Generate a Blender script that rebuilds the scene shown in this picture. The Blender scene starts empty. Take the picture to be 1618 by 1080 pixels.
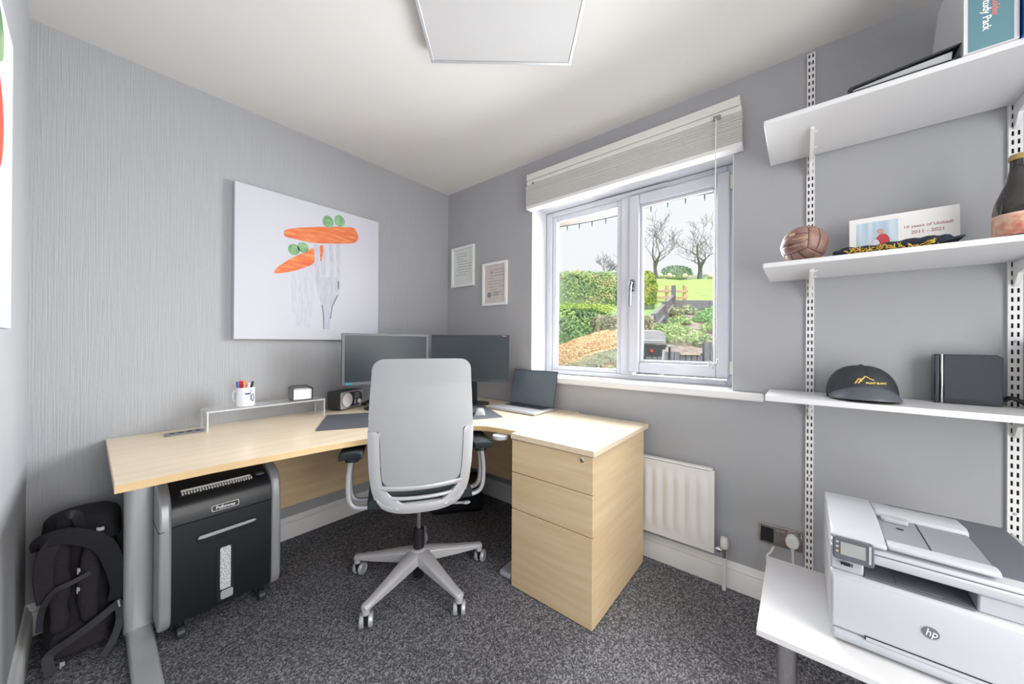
import bpy, bmesh, math, random
from math import radians as R, sin, cos, pi, sqrt, atan2
from mathutils import Matrix, Vector, noise as mnoise
random.seed(7)
SC = bpy.context.scene
COL = SC.collection

# ------------------------------------------------------------------ camera
CAM = Vector((-1.99715, -2.37279, 1.18))
YAW, PITCH, ROLL, FPX = 0.88213, 0.00195, -0.00616, 552.562
_f = Vector((sin(YAW)*cos(PITCH), cos(YAW)*cos(PITCH), sin(PITCH)))
_r = Vector((cos(YAW), -sin(YAW), 0)); _u = _r.cross(_f)
_r2 = _r*cos(ROLL) - _u*sin(ROLL); _u2 = _r*sin(ROLL) + _u*cos(ROLL)
cd = bpy.data.cameras.new('camera'); cam = bpy.data.objects.new('camera', cd); COL.objects.link(cam)
m = Matrix.Identity(4)
for i in range(3):
    m[i][0] = _r2[i]; m[i][1] = _u2[i]; m[i][2] = -_f[i]; m[i][3] = CAM[i]
cam.matrix_world = m
cd.sensor_width = 36; cd.lens = 36*FPX/1618; cd.clip_start = .02; cd.clip_end = 500
SC.camera = cam
# ------------------------------------------------------------------ world, lights, exposure
W = bpy.data.worlds.new('overcast'); SC.world = W; W.use_nodes = True
bg = W.node_tree.nodes['Background']; bg.inputs[0].default_value = (.86, .875, .90, 1); bg.inputs[1].default_value = 1.02
def area(name, loc, rot, sx, sy, power, col):
    l = bpy.data.lights.new(name, 'AREA'); l.shape = 'RECTANGLE'; l.size = sx; l.size_y = sy
    l.energy = power; l.color = col
    o = bpy.data.objects.new(name, l); COL.objects.link(o); o.location = loc; o.rotation_euler = rot
    return o
wl_ = area('window_daylight', (.5, -1.51, 1.66), (0, R(74), 0), 1.08, 1.4, 104, (.95, .975, 1)); wl_.data.spread = R(125)
area('rear_fill_light', (-1.35, -3.62, 1.15), (R(90), 0, 0), 1.2, 2.1, 37, (1, .985, .96))  # unseen fill light added behind the camera to brighten the room
sl = bpy.data.lights.new('hazy_sun', 'SUN'); sl.energy = 2.7; sl.angle = R(40); sl.color = (1, .96, .9)
so = bpy.data.objects.new('hazy_sun', sl); COL.objects.link(so); so.rotation_euler = (R(28), R(-24), 0)
SC.view_settings.view_transform = 'Standard'; SC.view_settings.look = 'None'
SC.view_settings.exposure = 0.14; SC.view_settings.gamma = 1.0; SC.view_settings.use_curve_mapping = False
SC.cycles.max_bounces = 12; SC.cycles.diffuse_bounces = 6; SC.cycles.transparent_max_bounces = 16

# ------------------------------------------------------------------ materials
def lin(h):
    h = h.lstrip('#'); c = [int(h[i:i+2], 16)/255 for i in (0, 2, 4)]
    return tuple(x/12.92 if x <= .04045 else ((x+.055)/1.055)**2.4 for x in c)
MATS = {}
def mat(name, col, rough=.5, metal=0., var=.05, vs=6., bump=0., bs=150., bd=.001, st=(1,1,1), spec=.5, ramp=None, detail=3., coat=0., lift=0.):
    if name in MATS: return MATS[name]
    M = bpy.data.materials.new(name); M.use_nodes = True; N = M.node_tree.nodes; L = M.node_tree.links
    b = N['Principled BSDF']; c = lin(col) if isinstance(col, str) else col
    b.inputs['Roughness'].default_value = rough; b.inputs['Metallic'].default_value = metal
    b.inputs['Specular IOR Level'].default_value = spec; b.inputs['Coat Weight'].default_value = coat
    tc = N.new('ShaderNodeTexCoord'); mp = N.new('ShaderNodeMapping'); mp.inputs['Scale'].default_value = st
    L.new(tc.outputs['Object'], mp.inputs['Vector'])
    nz = N.new('ShaderNodeTexNoise'); nz.inputs['Scale'].default_value = vs; nz.inputs['Detail'].default_value = detail
    L.new(mp.outputs[0], nz.inputs['Vector'])
    cr = N.new('ShaderNodeValToRGB'); L.new(nz.outputs['Fac'], cr.inputs[0]); L.new(cr.outputs[0], b.inputs['Base Color'])
    e = cr.color_ramp.elements
    if ramp:
        while len(e) < len(ramp): e.new(.5)
        for el, (p, h) in zip(e, ramp): el.position = p; el.color = (*[x*(1-lift)+.92*lift for x in lin(h)], 1)
    else:
        e[0].position = .3; e[1].position = .7
        e[0].color = (*[x*(1-var) for x in c], 1); e[1].color = (*[min(1, x*(1+var)) for x in c], 1)
    if bump:
        n2 = N.new('ShaderNodeTexNoise'); n2.inputs['Scale'].default_value = bs; n2.inputs['Detail'].default_value = 4
        L.new(mp.outputs[0], n2.inputs['Vector'])
        bp = N.new('ShaderNodeBump'); bp.inputs['Strength'].default_value = bump; bp.inputs['Distance'].default_value = bd
        L.new(n2.outputs['Fac'], bp.inputs['Height']); L.new(bp.outputs[0], b.inputs['Normal'])
    MATS[name] = M; return M
def glassy(name, tint, gloss=.05, haze=0., rough=.02):
    M = bpy.data.materials.new(name); M.use_nodes = True; N = M.node_tree.nodes; L = M.node_tree.links
    N.remove(N['Principled BSDF']); out = N['Material Output']
    tr = N.new('ShaderNodeBsdfTransparent'); tr.inputs[0].default_value = (*tint, 1)
    gl = N.new('ShaderNodeBsdfGlossy'); gl.inputs['Roughness'].default_value = rough
    fr = N.new('ShaderNodeFresnel'); fr.inputs['IOR'].default_value = 1.45
    m1 = N.new('ShaderNodeMixShader'); ge = N.new('ShaderNodeNewGeometry'); bk = N.new('ShaderNodeMath'); bk.operation = 'SUBTRACT'; bk.inputs[0].default_value = 1; L.new(ge.outputs['Backfacing'], bk.inputs[1]); mu = N.new('ShaderNodeMath'); mu.operation = 'MULTIPLY'; L.new(fr.outputs[0], mu.inputs[0]); L.new(bk.outputs[0], mu.inputs[1]); L.new(mu.outputs[0], m1.inputs[0]); L.new(tr.outputs[0], m1.inputs[1]); L.new(gl.outputs[0], m1.inputs[2])
    if haze:
        df = N.new('ShaderNodeBsdfDiffuse'); df.inputs[0].default_value = (.9, .92, .94, 1)
        m2 = N.new('ShaderNodeMixShader'); m2.inputs[0].default_value = haze
        L.new(m1.outputs[0], m2.inputs[1]); L.new(df.outputs[0], m2.inputs[2]); L.new(m2.outputs[0], out.inputs[0])
    else: L.new(m1.outputs[0], out.inputs[0])
    return M
WALLC = '#a6a7aa'
M_wall = mat('grey_wall_paint', WALLC, .75, var=.02, vs=3, bump=.12, bs=260, bd=.0008)
# ribbed wallpaper: the same grey with a fine vertical relief
def ribbed():
    M = bpy.data.materials.new('ribbed_grey_wallpaper'); M.use_nodes = True; N = M.node_tree.nodes; L = M.node_tree.links
    b = N['Principled BSDF']; b.inputs['Roughness'].default_value = .6
    tc = N.new('ShaderNodeTexCoord'); mp = N.new('ShaderNodeMapping'); mp.inputs['Scale'].default_value = (1, 1, .02)
    L.new(tc.outputs['Object'], mp.inputs[0])
    nz = N.new('ShaderNodeTexNoise'); nz.inputs['Scale'].default_value = 210; nz.inputs['Detail'].default_value = 2; L.new(mp.outputs[0], nz.inputs['Vector'])
    m2 = N.new('ShaderNodeMapping'); m2.inputs['Scale'].default_value = (1, 1, .25); L.new(tc.outputs['Object'], m2.inputs[0])
    n2 = N.new('ShaderNodeTexNoise'); n2.inputs['Scale'].default_value = 190; n2.inputs['Detail'].default_value = 3; L.new(m2.outputs[0], n2.inputs['Vector'])
    ad = N.new('ShaderNodeMath'); ad.operation = 'MULTIPLY_ADD'; L.new(n2.outputs['Fac'], ad.inputs[0]); ad.inputs[1].default_value = .35; L.new(nz.outputs['Fac'], ad.inputs[2])
    bp = N.new('ShaderNodeBump'); bp.inputs['Strength'].default_value = .75; bp.inputs['Distance'].default_value = .0025
    L.new(ad.outputs[0], bp.inputs['Height']); L.new(bp.outputs[0], b.inputs['Normal'])
    cr = N.new('ShaderNodeValToRGB'); L.new(nz.outputs['Fac'], cr.inputs[0]); c = lin(WALLC)
    cr.color_ramp.elements[0].position = .35; cr.color_ramp.elements[1].position = .65
    cr.color_ramp.elements[0].color = (*[x*.975 for x in c], 1); cr.color_ramp.elements[1].color = (*[x*1.025 for x in c], 1)
    L.new(cr.outputs[0], b.inputs['Base Color']); return M
M_paper = ribbed()
M_ceil = mat('ceiling_paint', '#d9d7d4', .8, var=.01, vs=2)
def carpet():
    M = bpy.data.materials.new('charcoal_fleck_carpet'); M.use_nodes = True; N = M.node_tree.nodes; L = M.node_tree.links
    b = N['Principled BSDF']; b.inputs['Roughness'].default_value = .95; b.inputs['Specular IOR Level'].default_value = .1
    tc = N.new('ShaderNodeTexCoord'); vo = N.new('ShaderNodeTexVoronoi'); vo.inputs['Scale'].default_value = 210; L.new(tc.outputs['Object'], vo.inputs['Vector'])
    sp = N.new('ShaderNodeSeparateColor'); L.new(vo.outputs['Color'], sp.inputs[0])
    nz = N.new('ShaderNodeTexNoise'); nz.inputs['Scale'].default_value = 60; nz.inputs['Detail'].default_value = 4; L.new(tc.outputs['Object'], nz.inputs['Vector'])
    ad = N.new('ShaderNodeMath'); ad.operation = 'MULTIPLY_ADD'; L.new(nz.outputs['Fac'], ad.inputs[0]); ad.inputs[1].default_value = .7; ad.inputs[2].default_value = -.35
    a2 = N.new('ShaderNodeMath'); a2.operation = 'ADD'; L.new(sp.outputs[0], a2.inputs[0]); L.new(ad.outputs[0], a2.inputs[1])
    cr = N.new('ShaderNodeValToRGB'); L.new(a2.outputs[0], cr.inputs[0]); L.new(cr.outputs[0], b.inputs['Base Color']); e = cr.color_ramp.elements; e.new(.5)
    for el, (p, h) in zip(e, ((.05, '#48484c'), (.55, '#6c6c71'), (1., '#a2a2a7'))): el.position = p; el.color = (*lin(h), 1)
    bp = N.new('ShaderNodeBump'); bp.inputs['Strength'].default_value = .5; bp.inputs['Distance'].default_value = .004
    L.new(a2.outputs[0], bp.inputs['Height']); L.new(bp.outputs[0], b.inputs['Normal']); return M
M_carpet = carpet()
M_gloss = mat('white_gloss_paint', '#e4e4e4', .35, var=.01)
M_upvc = mat('white_upvc', '#cccdd3', .28, var=.01)
M_white = mat('white_shelf_board', '#d8d8da', .42, var=.01)
M_metalw = mat('white_enamelled_steel', '#e4e4e3', .35, var=.01)
M_maple = mat('maple_desk_top', '#e3ccab', .3, vs=5, var=.05, st=(.35, 6, 6), ramp=[(.25, '#dcc7a8'), (.5, '#e1cfb3'), (.75, '#e6d7bf')], coat=.15)
M_maple2 = mat('maple_veneer', '#dcbf94', .42, vs=5, st=(.5, .5, 7), ramp=[(.25, '#cfb48c'), (.5, '#d7be97'), (.75, '#dfc9a5')])
M_edge = mat('maple_edging', '#d8b989', .45, var=.04, vs=20)
M_silver = mat('silver_powder_coat', '#c4c6c9', .38, metal=.35, var=.02)
M_chrome = mat('polished_chrome', '#d8d6d3', .1, metal=1, var=.01)
M_chrd = mat('dark_chrome', '#8a8b90', .16, metal=1, var=.01)
M_nickel = mat('black_nickel_plate', '#b0a7a0', .18, metal=1, var=.02)
M_black = mat('black_plastic', '#1c1d20', .38, var=.08)
M_blackm = mat('matt_black', '#17181a', .7, var=.1)
M_dgrey = mat('dark_grey_plastic', '#3a3c40', .4, var=.05)
M_mgrey = mat('mid_grey_plastic', '#7a7d82', .42, var=.03)
M_lgrey = mat('light_grey_plastic', '#b4b6ba', .42, var=.03)
M_screen = mat('dark_glossy_screen', '#636d76', .22, var=.02, spec=.6)
M_screen2 = mat('matt_monitor_screen', '#343c42', .32, var=.02, spec=.5)
M_bezel = mat('grey_monitor_bezel', '#6d7174', .4, var=.03)
M_paperw = mat('white_paper', '#f2f1ee', .8, var=.01)
M_glass = glassy('window_glass', (.985, .99, .99))
M_acryl = glassy('clear_acrylic', (.97, .975, .98), haze=.16)
M_acryle = glassy('acrylic_edge', (.9, .93, .94), haze=.32)

# ------------------------------------------------------------------ mesh builder
class MB:
    def __init__(s): s.v = []; s.f = []
    def add(s, vs, fs, M=None):
        o = len(s.v)
        for p in vs:
            p = Vector(p); s.v.append(tuple(M @ p) if M is not None else tuple(p))
        s.f += [tuple(i+o for i in f) for f in fs]; return s
    def box(s, x0, x1, y0, y1, z0, z1, M=None):
        x0, x1 = min(x0, x1), max(x0, x1); y0, y1 = min(y0, y1), max(y0, y1); z0, z1 = min(z0, z1), max(z0, z1)
        v = [(x, y, z) for x in (x0, x1) for y in (y0, y1) for z in (z0, z1)]
        return s.add(v, [(0,1,3,2), (4,6,7,5), (0,4,5,1), (2,3,7,6), (0,2,6,4), (1,5,7,3)], M)
    def prism(s, poly, ax, a, b, M=None):
        n = len(poly)
        mk = {'x': lambda t, p: (t, p[0], p[1]), 'y': lambda t, p: (p[0], t, p[1]), 'z': lambda t, p: (p[0], p[1], t)}[ax]
        v = [mk(a, p) for p in poly] + [mk(b, p) for p in poly]
        f = [tuple(range(n))[::-1], tuple(range(n, 2*n))] + [(i, (i+1) % n, n+(i+1) % n, n+i) for i in range(n)]
        return s.add(v, f, M)
    def poly(s, pts): return s.add(pts, [tuple(range(len(pts)))])
    def tube(s, pts, r, n=8, closed=False, flat=1., up=None):
        pts = [Vector(p) for p in pts]; k = len(pts); rs = r if isinstance(r, (list, tuple)) else [r]*k
        v = []; f = []; pu = None
        for i, p in enumerate(pts):
            if closed: t = pts[(i+1) % k] - pts[i-1]
            else: t = pts[min(i+1, k-1)] - pts[max(i-1, 0)]
            if t.length < 1e-9: t = Vector((0, 0, 1))
            t.normalize()
            if up is not None: a = Vector(up) - t*t.dot(Vector(up))
            elif pu is not None: a = pu - t*t.dot(pu)
            else: a = t.orthogonal()
            if a.length < 1e-6: a = t.orthogonal()
            a.normalize(); pu = a; b = t.cross(a)
            for j in range(n):
                q = 2*pi*j/n; v.append(p + (a*cos(q)*flat + b*sin(q))*rs[i])
        for i in range(k if closed else k-1):
            for j in range(n):
                f.append((i*n+j, i*n+(j+1) % n, ((i+1) % k)*n+(j+1) % n, ((i+1) % k)*n+j))
        if not closed: f += [tuple(range(n))[::-1], tuple(range((k-1)*n, k*n))]
        return s.add(v, f)
    def ribbon(s, pts, w, t, up):
        # flat band of width w, thickness t; up = the band's face normal
        pts = [Vector(p) for p in pts]; k = len(pts); v = []; f = []
        for i, p in enumerate(pts):
            d = (pts[min(i+1, k-1)] - pts[max(i-1, 0)]).normalized(); u = Vector(up) if not callable(up) else Vector(up(i))
            u = (u - d*d.dot(u)).normalized(); x = d.cross(u); ww = w[i] if isinstance(w, list) else w
            v += [p + x*ww/2 - u*t/2, p + x*ww/2 + u*t/2, p - x*ww/2 + u*t/2, p - x*ww/2 - u*t/2]
        for i in range(k-1):
            for j in range(4): f.append((i*4+j, i*4+(j+1) % 4, i*4+4+(j+1) % 4, i*4+4+j))
        f += [(3,2,1,0), tuple(range((k-1)*4, k*4))]
        return s.add(v, f)
    def lathe(s, prof, o=(0,0,0), n=24, M=None):
        v = []; f = []; k = len(prof); o = Vector(o)
        for r, z in prof:
            for j in range(n):
                a = 2*pi*j/n; v.append(Vector((max(r, 1e-5)*cos(a), max(r, 1e-5)*sin(a), z)) + (o if M is None else Vector()))
        for i in range(k-1):
            for j in range(n): f.append((i*n+j, i*n+(j+1) % n, (i+1)*n+(j+1) % n, (i+1)*n+j))
        f += [tuple(range(n))[::-1], tuple(range((k-1)*n, k*n))]
        return s.add(v, f, M)
    def cyl(s, p0, p1, r, n=16): return s.tube([p0, p1], r, n)
    def sheet(s, fn, nu, nv, th=None):
        # fn(u,v) -> point, u,v in 0..1 ; th(u,v)->offset vector gives a closed slab
        F = [fn(i/nu, j/nv) for j in range(nv+1) for i in range(nu+1)]; w = nu+1
        q = [(j*w+i, j*w+i+1, (j+1)*w+i+1, (j+1)*w+i) for j in range(nv) for i in range(nu)]
        if th is None: return s.add(F, q)
        B = [Vector(fn(i/nu, j/nv)) + Vector(th(i/nu, j/nv)) for j in range(nv+1) for i in range(nu+1)]
        o = len(F); f = list(q) + [tuple(x+o for x in reversed(t)) for t in q]
        rim = [i for i in range(w)] + [j*w+nu for j in range(1, nv+1)] + [nv*w+i for i in range(nu-1, -1, -1)] + [j*w for j in range(nv-1, 0, -1)]
        for a, b in zip(rim, rim[1:]+rim[:1]): f.append((b, a, a+o, b+o))
        return s.add(F+B, f)
    def ball(s, c, rx, ry=None, rz=None, n=16, m=10, ex=1., M=None):
        ry = ry or rx; rz = rz or rx
        pw = lambda x: math.copysign(abs(x)**ex, x)
        v = []; f = []
        for i in range(m+1):
            t = -pi/2 + pi*i/m
            for j in range(n):
                a = 2*pi*j/n; v.append((c[0]+rx*pw(cos(t))*pw(cos(a)), c[1]+ry*pw(cos(t))*pw(sin(a)), c[2]+rz*pw(sin(t))))
        for i in range(m):
            for j in range(n): f.append((i*n+j, i*n+(j+1) % n, (i+1)*n+(j+1) % n, (i+1)*n+j))
        return s.add(v, f, M)
    def text(s, txt, size, M, th=.0006, sx=1., align='CENTER', bold=0., shear=0.):
        cu = bpy.data.curves.new('lettering', 'FONT'); cu.body = txt; cu.size = size; cu.align_x = align; cu.align_y = 'CENTER'
        cu.extrude = th/2; cu.resolution_u = 2; cu.offset = bold; cu.shear = shear
        o = bpy.data.objects.new('lettering', cu); me = bpy.data.meshes.new_from_object(o)
        v = [(p.co.x*sx, p.co.y, p.co.z) for p in me.vertices]; f = [tuple(p.vertices) for p in me.polygons]
        bpy.data.objects.remove(o); bpy.data.meshes.remove(me); bpy.data.curves.remove(cu)
        return s.add(v, f, M)
def frame(o, xd, yd):
    x = Vector(xd).normalized(); y = Vector(yd).normalized(); z = x.cross(y); M = Matrix.Identity(4)
    for i in range(3): M[i][0] = x[i]; M[i][1] = y[i]; M[i][2] = z[i]; M[i][3] = o[i]
    return M
def RZ(o, a): return Matrix.Translation(Vector(o)) @ Matrix.Rotation(a, 4, 'Z')
def onright(y, z, x): return frame((x, y, z), (0, -1, 0), (0, 0, 1))      # facing -x
def onback(x, z, y): return frame((x, y, z), (1, 0, 0), (0, 0, 1))         # facing -y

def mesh_obj(name, mb, m, parent=None, bevel=0., smooth=40, inv=None, seg=2):
    me = bpy.data.meshes.new(name)
    v = [tuple(inv @ Vector(p)) for p in mb.v] if inv is not None else mb.v
    me.from_pydata(v, [], mb.f); me.update()
    b = bmesh.new(); b.from_mesh(me); bmesh.ops.recalc_face_normals(b, faces=b.faces); b.to_mesh(me); b.free()
    o = bpy.data.objects.new(name, me); COL.objects.link(o); o.parent = parent
    ms = m if isinstance(m, list) else [m]
    for q in ms: me.materials.append(q)
    if smooth:
        me.shade_smooth(); me.set_sharp_from_angle(angle=R(smooth))
    if bevel:
        bm = o.modifiers.new('bevel', 'BEVEL'); bm.width = bevel; bm.segments = seg; bm.limit_method = 'ANGLE'; bm.angle_limit = R(35)
    return o
class Thing:
    """an Empty at the thing's base; parts are given in world space (or local=True in the thing's own frame)"""
    def __init__(s, name, label, cat, loc, rz=0., group=None, kind=None):
        s.root = bpy.data.objects.new(name, None); COL.objects.link(s.root); s.root.empty_display_size = .05
        s.root.location = loc; s.root.rotation_euler = (0, 0, rz)
        if kind: s.root['kind'] = kind
        else: s.root['label'] = label; s.root['category'] = cat
        if group: s.root['group'] = group
        s.inv = RZ(loc, rz).inverted()
    def part(s, name, mb, m, under=None, local=False, label=None, kind=None, **k):
        o = mesh_obj(name, mb, m, under or s.root, inv=None if local else s.inv, **k)
        if label: o['label'] = label
        if kind: o['kind'] = kind
        return o
def single(name, mb, m, label, cat, loc, group=None, kind=None, **k):
    o = mesh_obj(name, mb, m, None, inv=Matrix.Translation(-Vector(loc)), **k); o.location = loc
    if label: o['label'] = label; o['category'] = cat
    if group: o['group'] = group
    if kind: o['kind'] = kind
    return o
def struct(name, mb, m, **k):
    o = mesh_obj(name, mb, m, None, **k); o['kind'] = 'structure'; return o
def rrect(x0, x1, y0, y1, r, n=4):
    p = []
    for cx, cy, a0 in ((x1-r, y1-r, 0), (x0+r, y1-r, 90), (x0+r, y0+r, 180), (x1-r, y0+r, 270)):
        for i in range(n+1): a = R(a0+90*i/n); p.append((cx+r*cos(a), cy+r*sin(a)))
    return p
def smoothpath(pts, sub=6, closed=False):
    P = [Vector(p) for p in pts]; n = len(P); out = []
    for i in range(n if closed else n-1):
        p0 = P[(i-1) % n] if closed or i > 0 else P[0]*2-P[1]; p1 = P[i]; p2 = P[(i+1) % n]
        p3 = P[(i+2) % n] if closed or i+2 < n else P[-1]*2-P[-2]
        for k in range(sub):
            t = k/sub; out.append(.5*((2*p1)+(-p0+p2)*t+(2*p0-5*p1+4*p2-p3)*t*t+(-p0+3*p1-3*p2+p3)*t**3))
    if not closed: out.append(P[-1])
    return out

# ================================================================== THE ROOM
XL, ZC, YF = -2.148, 2.46, -3.6
struct('floor', MB().box(XL-.1, .0, YF, 0, -.1, 0), M_carpet, smooth=0)
struct('ceiling', MB().box(XL-.1, .3, YF, .1, ZC, ZC+.1), M_ceil, smooth=0)
struct('wall_back', MB().box(XL-.1, .3, 0, .1, -.1, ZC), M_paper, smooth=0)
struct('wall_left', MB().box(XL-.1, XL, YF, 0, 0, ZC), M_wall, smooth=0)
WY0, WY1, WZ0, WZ1 = -2.122, -.905, .915, 2.143
wr = MB().box(0, .3, WY1, 0, -.1, ZC).box(0, .3, YF, WY0, -.1, ZC).box(0, .3, WY0, WY1, -.1, WZ0).box(0, .3, WY0, WY1, WZ1, ZC)
struct('wall_right', wr, M_wall, smooth=0)
M_reveal = mat('white_reveal_plaster', '#d2d3d9', .6, var=.01)
struct('trim_1', MB().box(.001, .175, WY1-.004, WY1, WZ0+.04, WZ1).box(.001, .175, WY0, WY0+.004, WZ0+.04, WZ1).box(.001, .175, WY0, WY1, WZ1-.004, WZ1), M_reveal, smooth=0)
wf = MB().box(XL-.1, -1.95, YF-.1, YF, -.1, ZC).box(-.75, .3, YF-.1, YF, -.1, ZC).box(-1.95, -.75, YF-.1, YF, 2.2, ZC)
struct('wall_front', wf, M_wall, smooth=0)
SK = [(0, 0), (.02, 0), (.02, .082), (.016, .09), (.018, .096), (.013, .104), (.009, .112), (.008, .12), (.004, .126), (0, .126)]
struct('baseboard_back', MB().prism([(-a, z) for a, z in SK], 'x', XL, 0), M_gloss, smooth=30)
struct('baseboard_right', MB().prism([(-a, z) for a, z in SK], 'y', YF, -.0201), M_gloss, smooth=30)
struct('baseboard_left', MB().prism([(XL+a, z) for a, z in SK], 'y', YF, -.0201), M_gloss, smooth=30)

# ------------------------------------------------------------------ window
win = Thing('window_1', '', '', (.2, (WY0+WY1)/2, WZ0+.04), kind='structure')
def ring(y0, y1, z0, z1, w, x0, x1, wb=None, wt=None):
    wb = wb or w; wt = wt or w
    return MB().box(x0, x1, y0, y0+w, z0, z1).box(x0, x1, y1-w, y1, z0, z1).box(x0, x1, y0+w, y1-w, z0, z0+wb).box(x0, x1, y0+w, y1-w, z1-wt, z1)
win.part('outer_frame', ring(WY0, WY1, .955, 2.139, .052, .178, .25, wb=.03, wt=.034), M_upvc, bevel=.006)
win.part('mullion', MB().box(.176, .25, -1.56, -1.485, .98, 2.11), M_upvc, bevel=.006)
win.part('fixed_pane_bead', ring(-1.486, -.957, .982, 2.106, .034, .19, .23, wb=.03), M_upvc, bevel=.006)
win.part('casement_sash', ring(-2.085, -1.545, 1.0, 2.1, .062, .156, .222, wb=.062), M_upvc, bevel=.008)
win.part('sash_bead', ring(-2.024, -1.606, 1.061, 2.039, .018, .176, .2), M_upvc, bevel=.006)
win.part('glass_pane', MB().box(.208, .212, -1.46, -.985, 1.005, 2.08), M_glass, smooth=0)
win.part('glass_pane', MB().box(.198, .202, -2.01, -1.62, 1.075, 2.025), M_glass, smooth=0)
M_gask = mat('black_rubber_gasket', '#55585c', .7)
win.part('gasket', ring(-1.453, -.99, 1.011, 2.073, .003, .2, .207), M_gask, smooth=0)
win.part('gasket', ring(-2.007, -1.623, 1.078, 2.022, .003, .19, .197), M_gask, smooth=0)
hd = win.part('handle', MB().prism(rrect(-1.585, -1.557, 1.5, 1.575, .012), 'x', .14, .156).tube(smoothpath([(.14, -1.571, 1.555), (.115, -1.571, 1.545), (.112, -1.569, 1.5), (.118, -1.565, 1.44), (.122, -1.563, 1.408)]), [.011]*12+[.009]*13, 10), M_chrd, bevel=.002)
win.part('handle_button', MB().cyl((.141, -1.571, 1.522), (.13, -1.571, 1.522), .007, 12), M_chrome, under=hd)
win.part('trickle_vent', MB().box(.16, .18, -1.77, -1.304, 2.108, 2.13).prism([(.16, 2.108), (.148, 2.111), (.16, 2.118)], 'y', -1.765, -1.309), M_upvc, bevel=.003)
M_brass = mat('pale_hinge_plastic', '#d8d4c4', .5)
win.part('hinge', MB().box(.15, .178, -2.1, -2.087, 1.02, 1.09), M_brass, bevel=.002)
win.part('hinge', MB().box(.15, .178, -2.1, -2.087, 2.0, 2.07), M_brass, bevel=.002)
win.part('window_sill', MB().prism([(WY1, .2), (WY1, -.001), (-.775, -.001), (-.775, -.034), (-2.246, -.034), (-2.246, -.001), (WY0, -.001), (WY0, .2)], 'z', .914, .953, Matrix(((0,1,0,0),(1,0,0,0),(0,0,1,0),(0,0,0,1)))), M_gloss, bevel=.008, seg=3)

# ------------------------------------------------------------------ blind
BY0, BY1 = -2.158, -.9
M_blind = mat('off_white_blind', '#dcdad5', .55, var=.015, vs=30, st=(1, .1, 4))
bl = Thing('venetian_blind', 'white slatted blind pulled up above the window', 'blind', (-.03, -1.53, 2.1))
bl.part('headrail', MB().box(-.062, -.002, BY0+.006, BY1, 2.302, 2.345), M_blind, bevel=.003)
bl.part('valance', MB().box(-.058, -.004, BY0, BY1, 2.272, 2.3), M_blind, bevel=.003)
for i in range(28):
    z = 2.128 + i*.00505; j = random.uniform(-.0015, .0015)
    bl.part('slat', MB().prism([(-.062+j, z), (-.034+j, z+.0012), (-.006+j, z), (-.006+j, z+.0028), (-.034+j, z+.004), (-.062+j, z+.0028)], 'y', BY0-.004+abs(j), BY1+.003-abs(j)), M_blind, smooth=0)
bl.part('bottom_rail', MB().box(-.064, -.004, BY0-.004, BY1+.002, 2.104, 2.1265), M_gloss, bevel=.003)
M_clip = mat('grey_cord_clip', '#8b8986', .4)
bl.part('cord_lock', MB().box(-.07, -.06, -2.075, -2.045, 2.262, 2.284), M_clip, bevel=.002)
bl.part('cord_lock', MB().box(-.067, -.06, -.965, -.95, 2.266, 2.28), M_clip, bevel=.002)
bl.part('cord', MB().tube([(-.072, -2.056, 2.268), (-.073, -2.055, 1.7), (-.072, -2.052, 1.085)], .0022, 6), M_paperw)
M_tas = mat('grey_tassel', '#b9bbbd', .4)
for dy, dz in ((0, 0), (-.018, .024), (.016, .012)):
    bl.part('tassel', MB().lathe([(.002, .026), (.005, .02), (.006, .012), (.009, .002), (.008, 0)], (-.072+abs(dy)*.2, -2.05+dy, 1.06+dz), 10), M_tas)

# ------------------------------------------------------------------ radiator, valve, socket
rad = Thing('radiator', 'white corrugated panel radiator on the wall below the window', 'radiator', (-.05, -1.6, .16))
RY0, RY1 = -2.056, -1.1
def radf(u, v):
    y = RY0 + (RY1-RY0)*u; z = .168 + (.562-.168)*v
    e = min(1, max(0, (z-.2)/.05))*min(1, max(0, (.53-z)/.05)); e = e*e*(3-2*e)
    ph = ((y-RY0-.026)/.0535) % 1.; w = .5-.5*cos(2*pi*ph); w = w**.7
    if y > RY1-.03 or y < RY0+.026: w = 0
    return (-.066-.0075*w*e, y, z)
rad.part('front_panel', MB().sheet(radf, 180, 16, lambda u, v: (.008, 0, 0)), M_metalw, smooth=60)
rad.part('top_rim', MB().box(-.066, -.03, RY0+.012, RY1, .556, .57), M_metalw, bevel=.004)
rad.part('back_panel', MB().box(-.058, -.026, RY0+.006, RY1, .17, .556), M_metalw, bevel=.004)
va = Thing('radiator_valve', 'white capped chrome valve on a thin pipe beside the radiator', 'valve', (-.045, -2.095, 0))
va.part('pipe', MB().cyl((-.045, -2.095, .001), (-.045, -2.095, .16), .009, 12), M_gloss)
va.part('valve_body', MB().cyl((-.045, -2.095, .155), (-.045, -2.095, .2), .012, 14).cyl((-.045, -2.095, .185), (-.045, -2.058, .185), .008, 12).cyl((-.045, -2.08, .185), (-.045, -2.066, .185), .014, 6), M_chrome, bevel=.001)
va.part('valve_cap', MB().lathe([(.013, .198), (.0165, .202), (.0175, .215), (.0155, .245), (.013, .25), (.002, .251)], (-.045, -2.095, 0), 16), M_gloss)
M_hole = mat('socket_hole_black', '#0b0b0b', .6)
sk = Thing('wall_socket', 'black nickel double socket low on the grey wall', 'socket', (-.004, -2.307, .268))
sk.part('face_plate', MB().box(-.009, -.0005, -2.383, -2.232, .268, .356), M_nickel, bevel=.003)
sk.part('socket_insert', MB().box(-.0105, -.008, -2.284, -2.236, .277, .342), M_black, bevel=.002)
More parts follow.
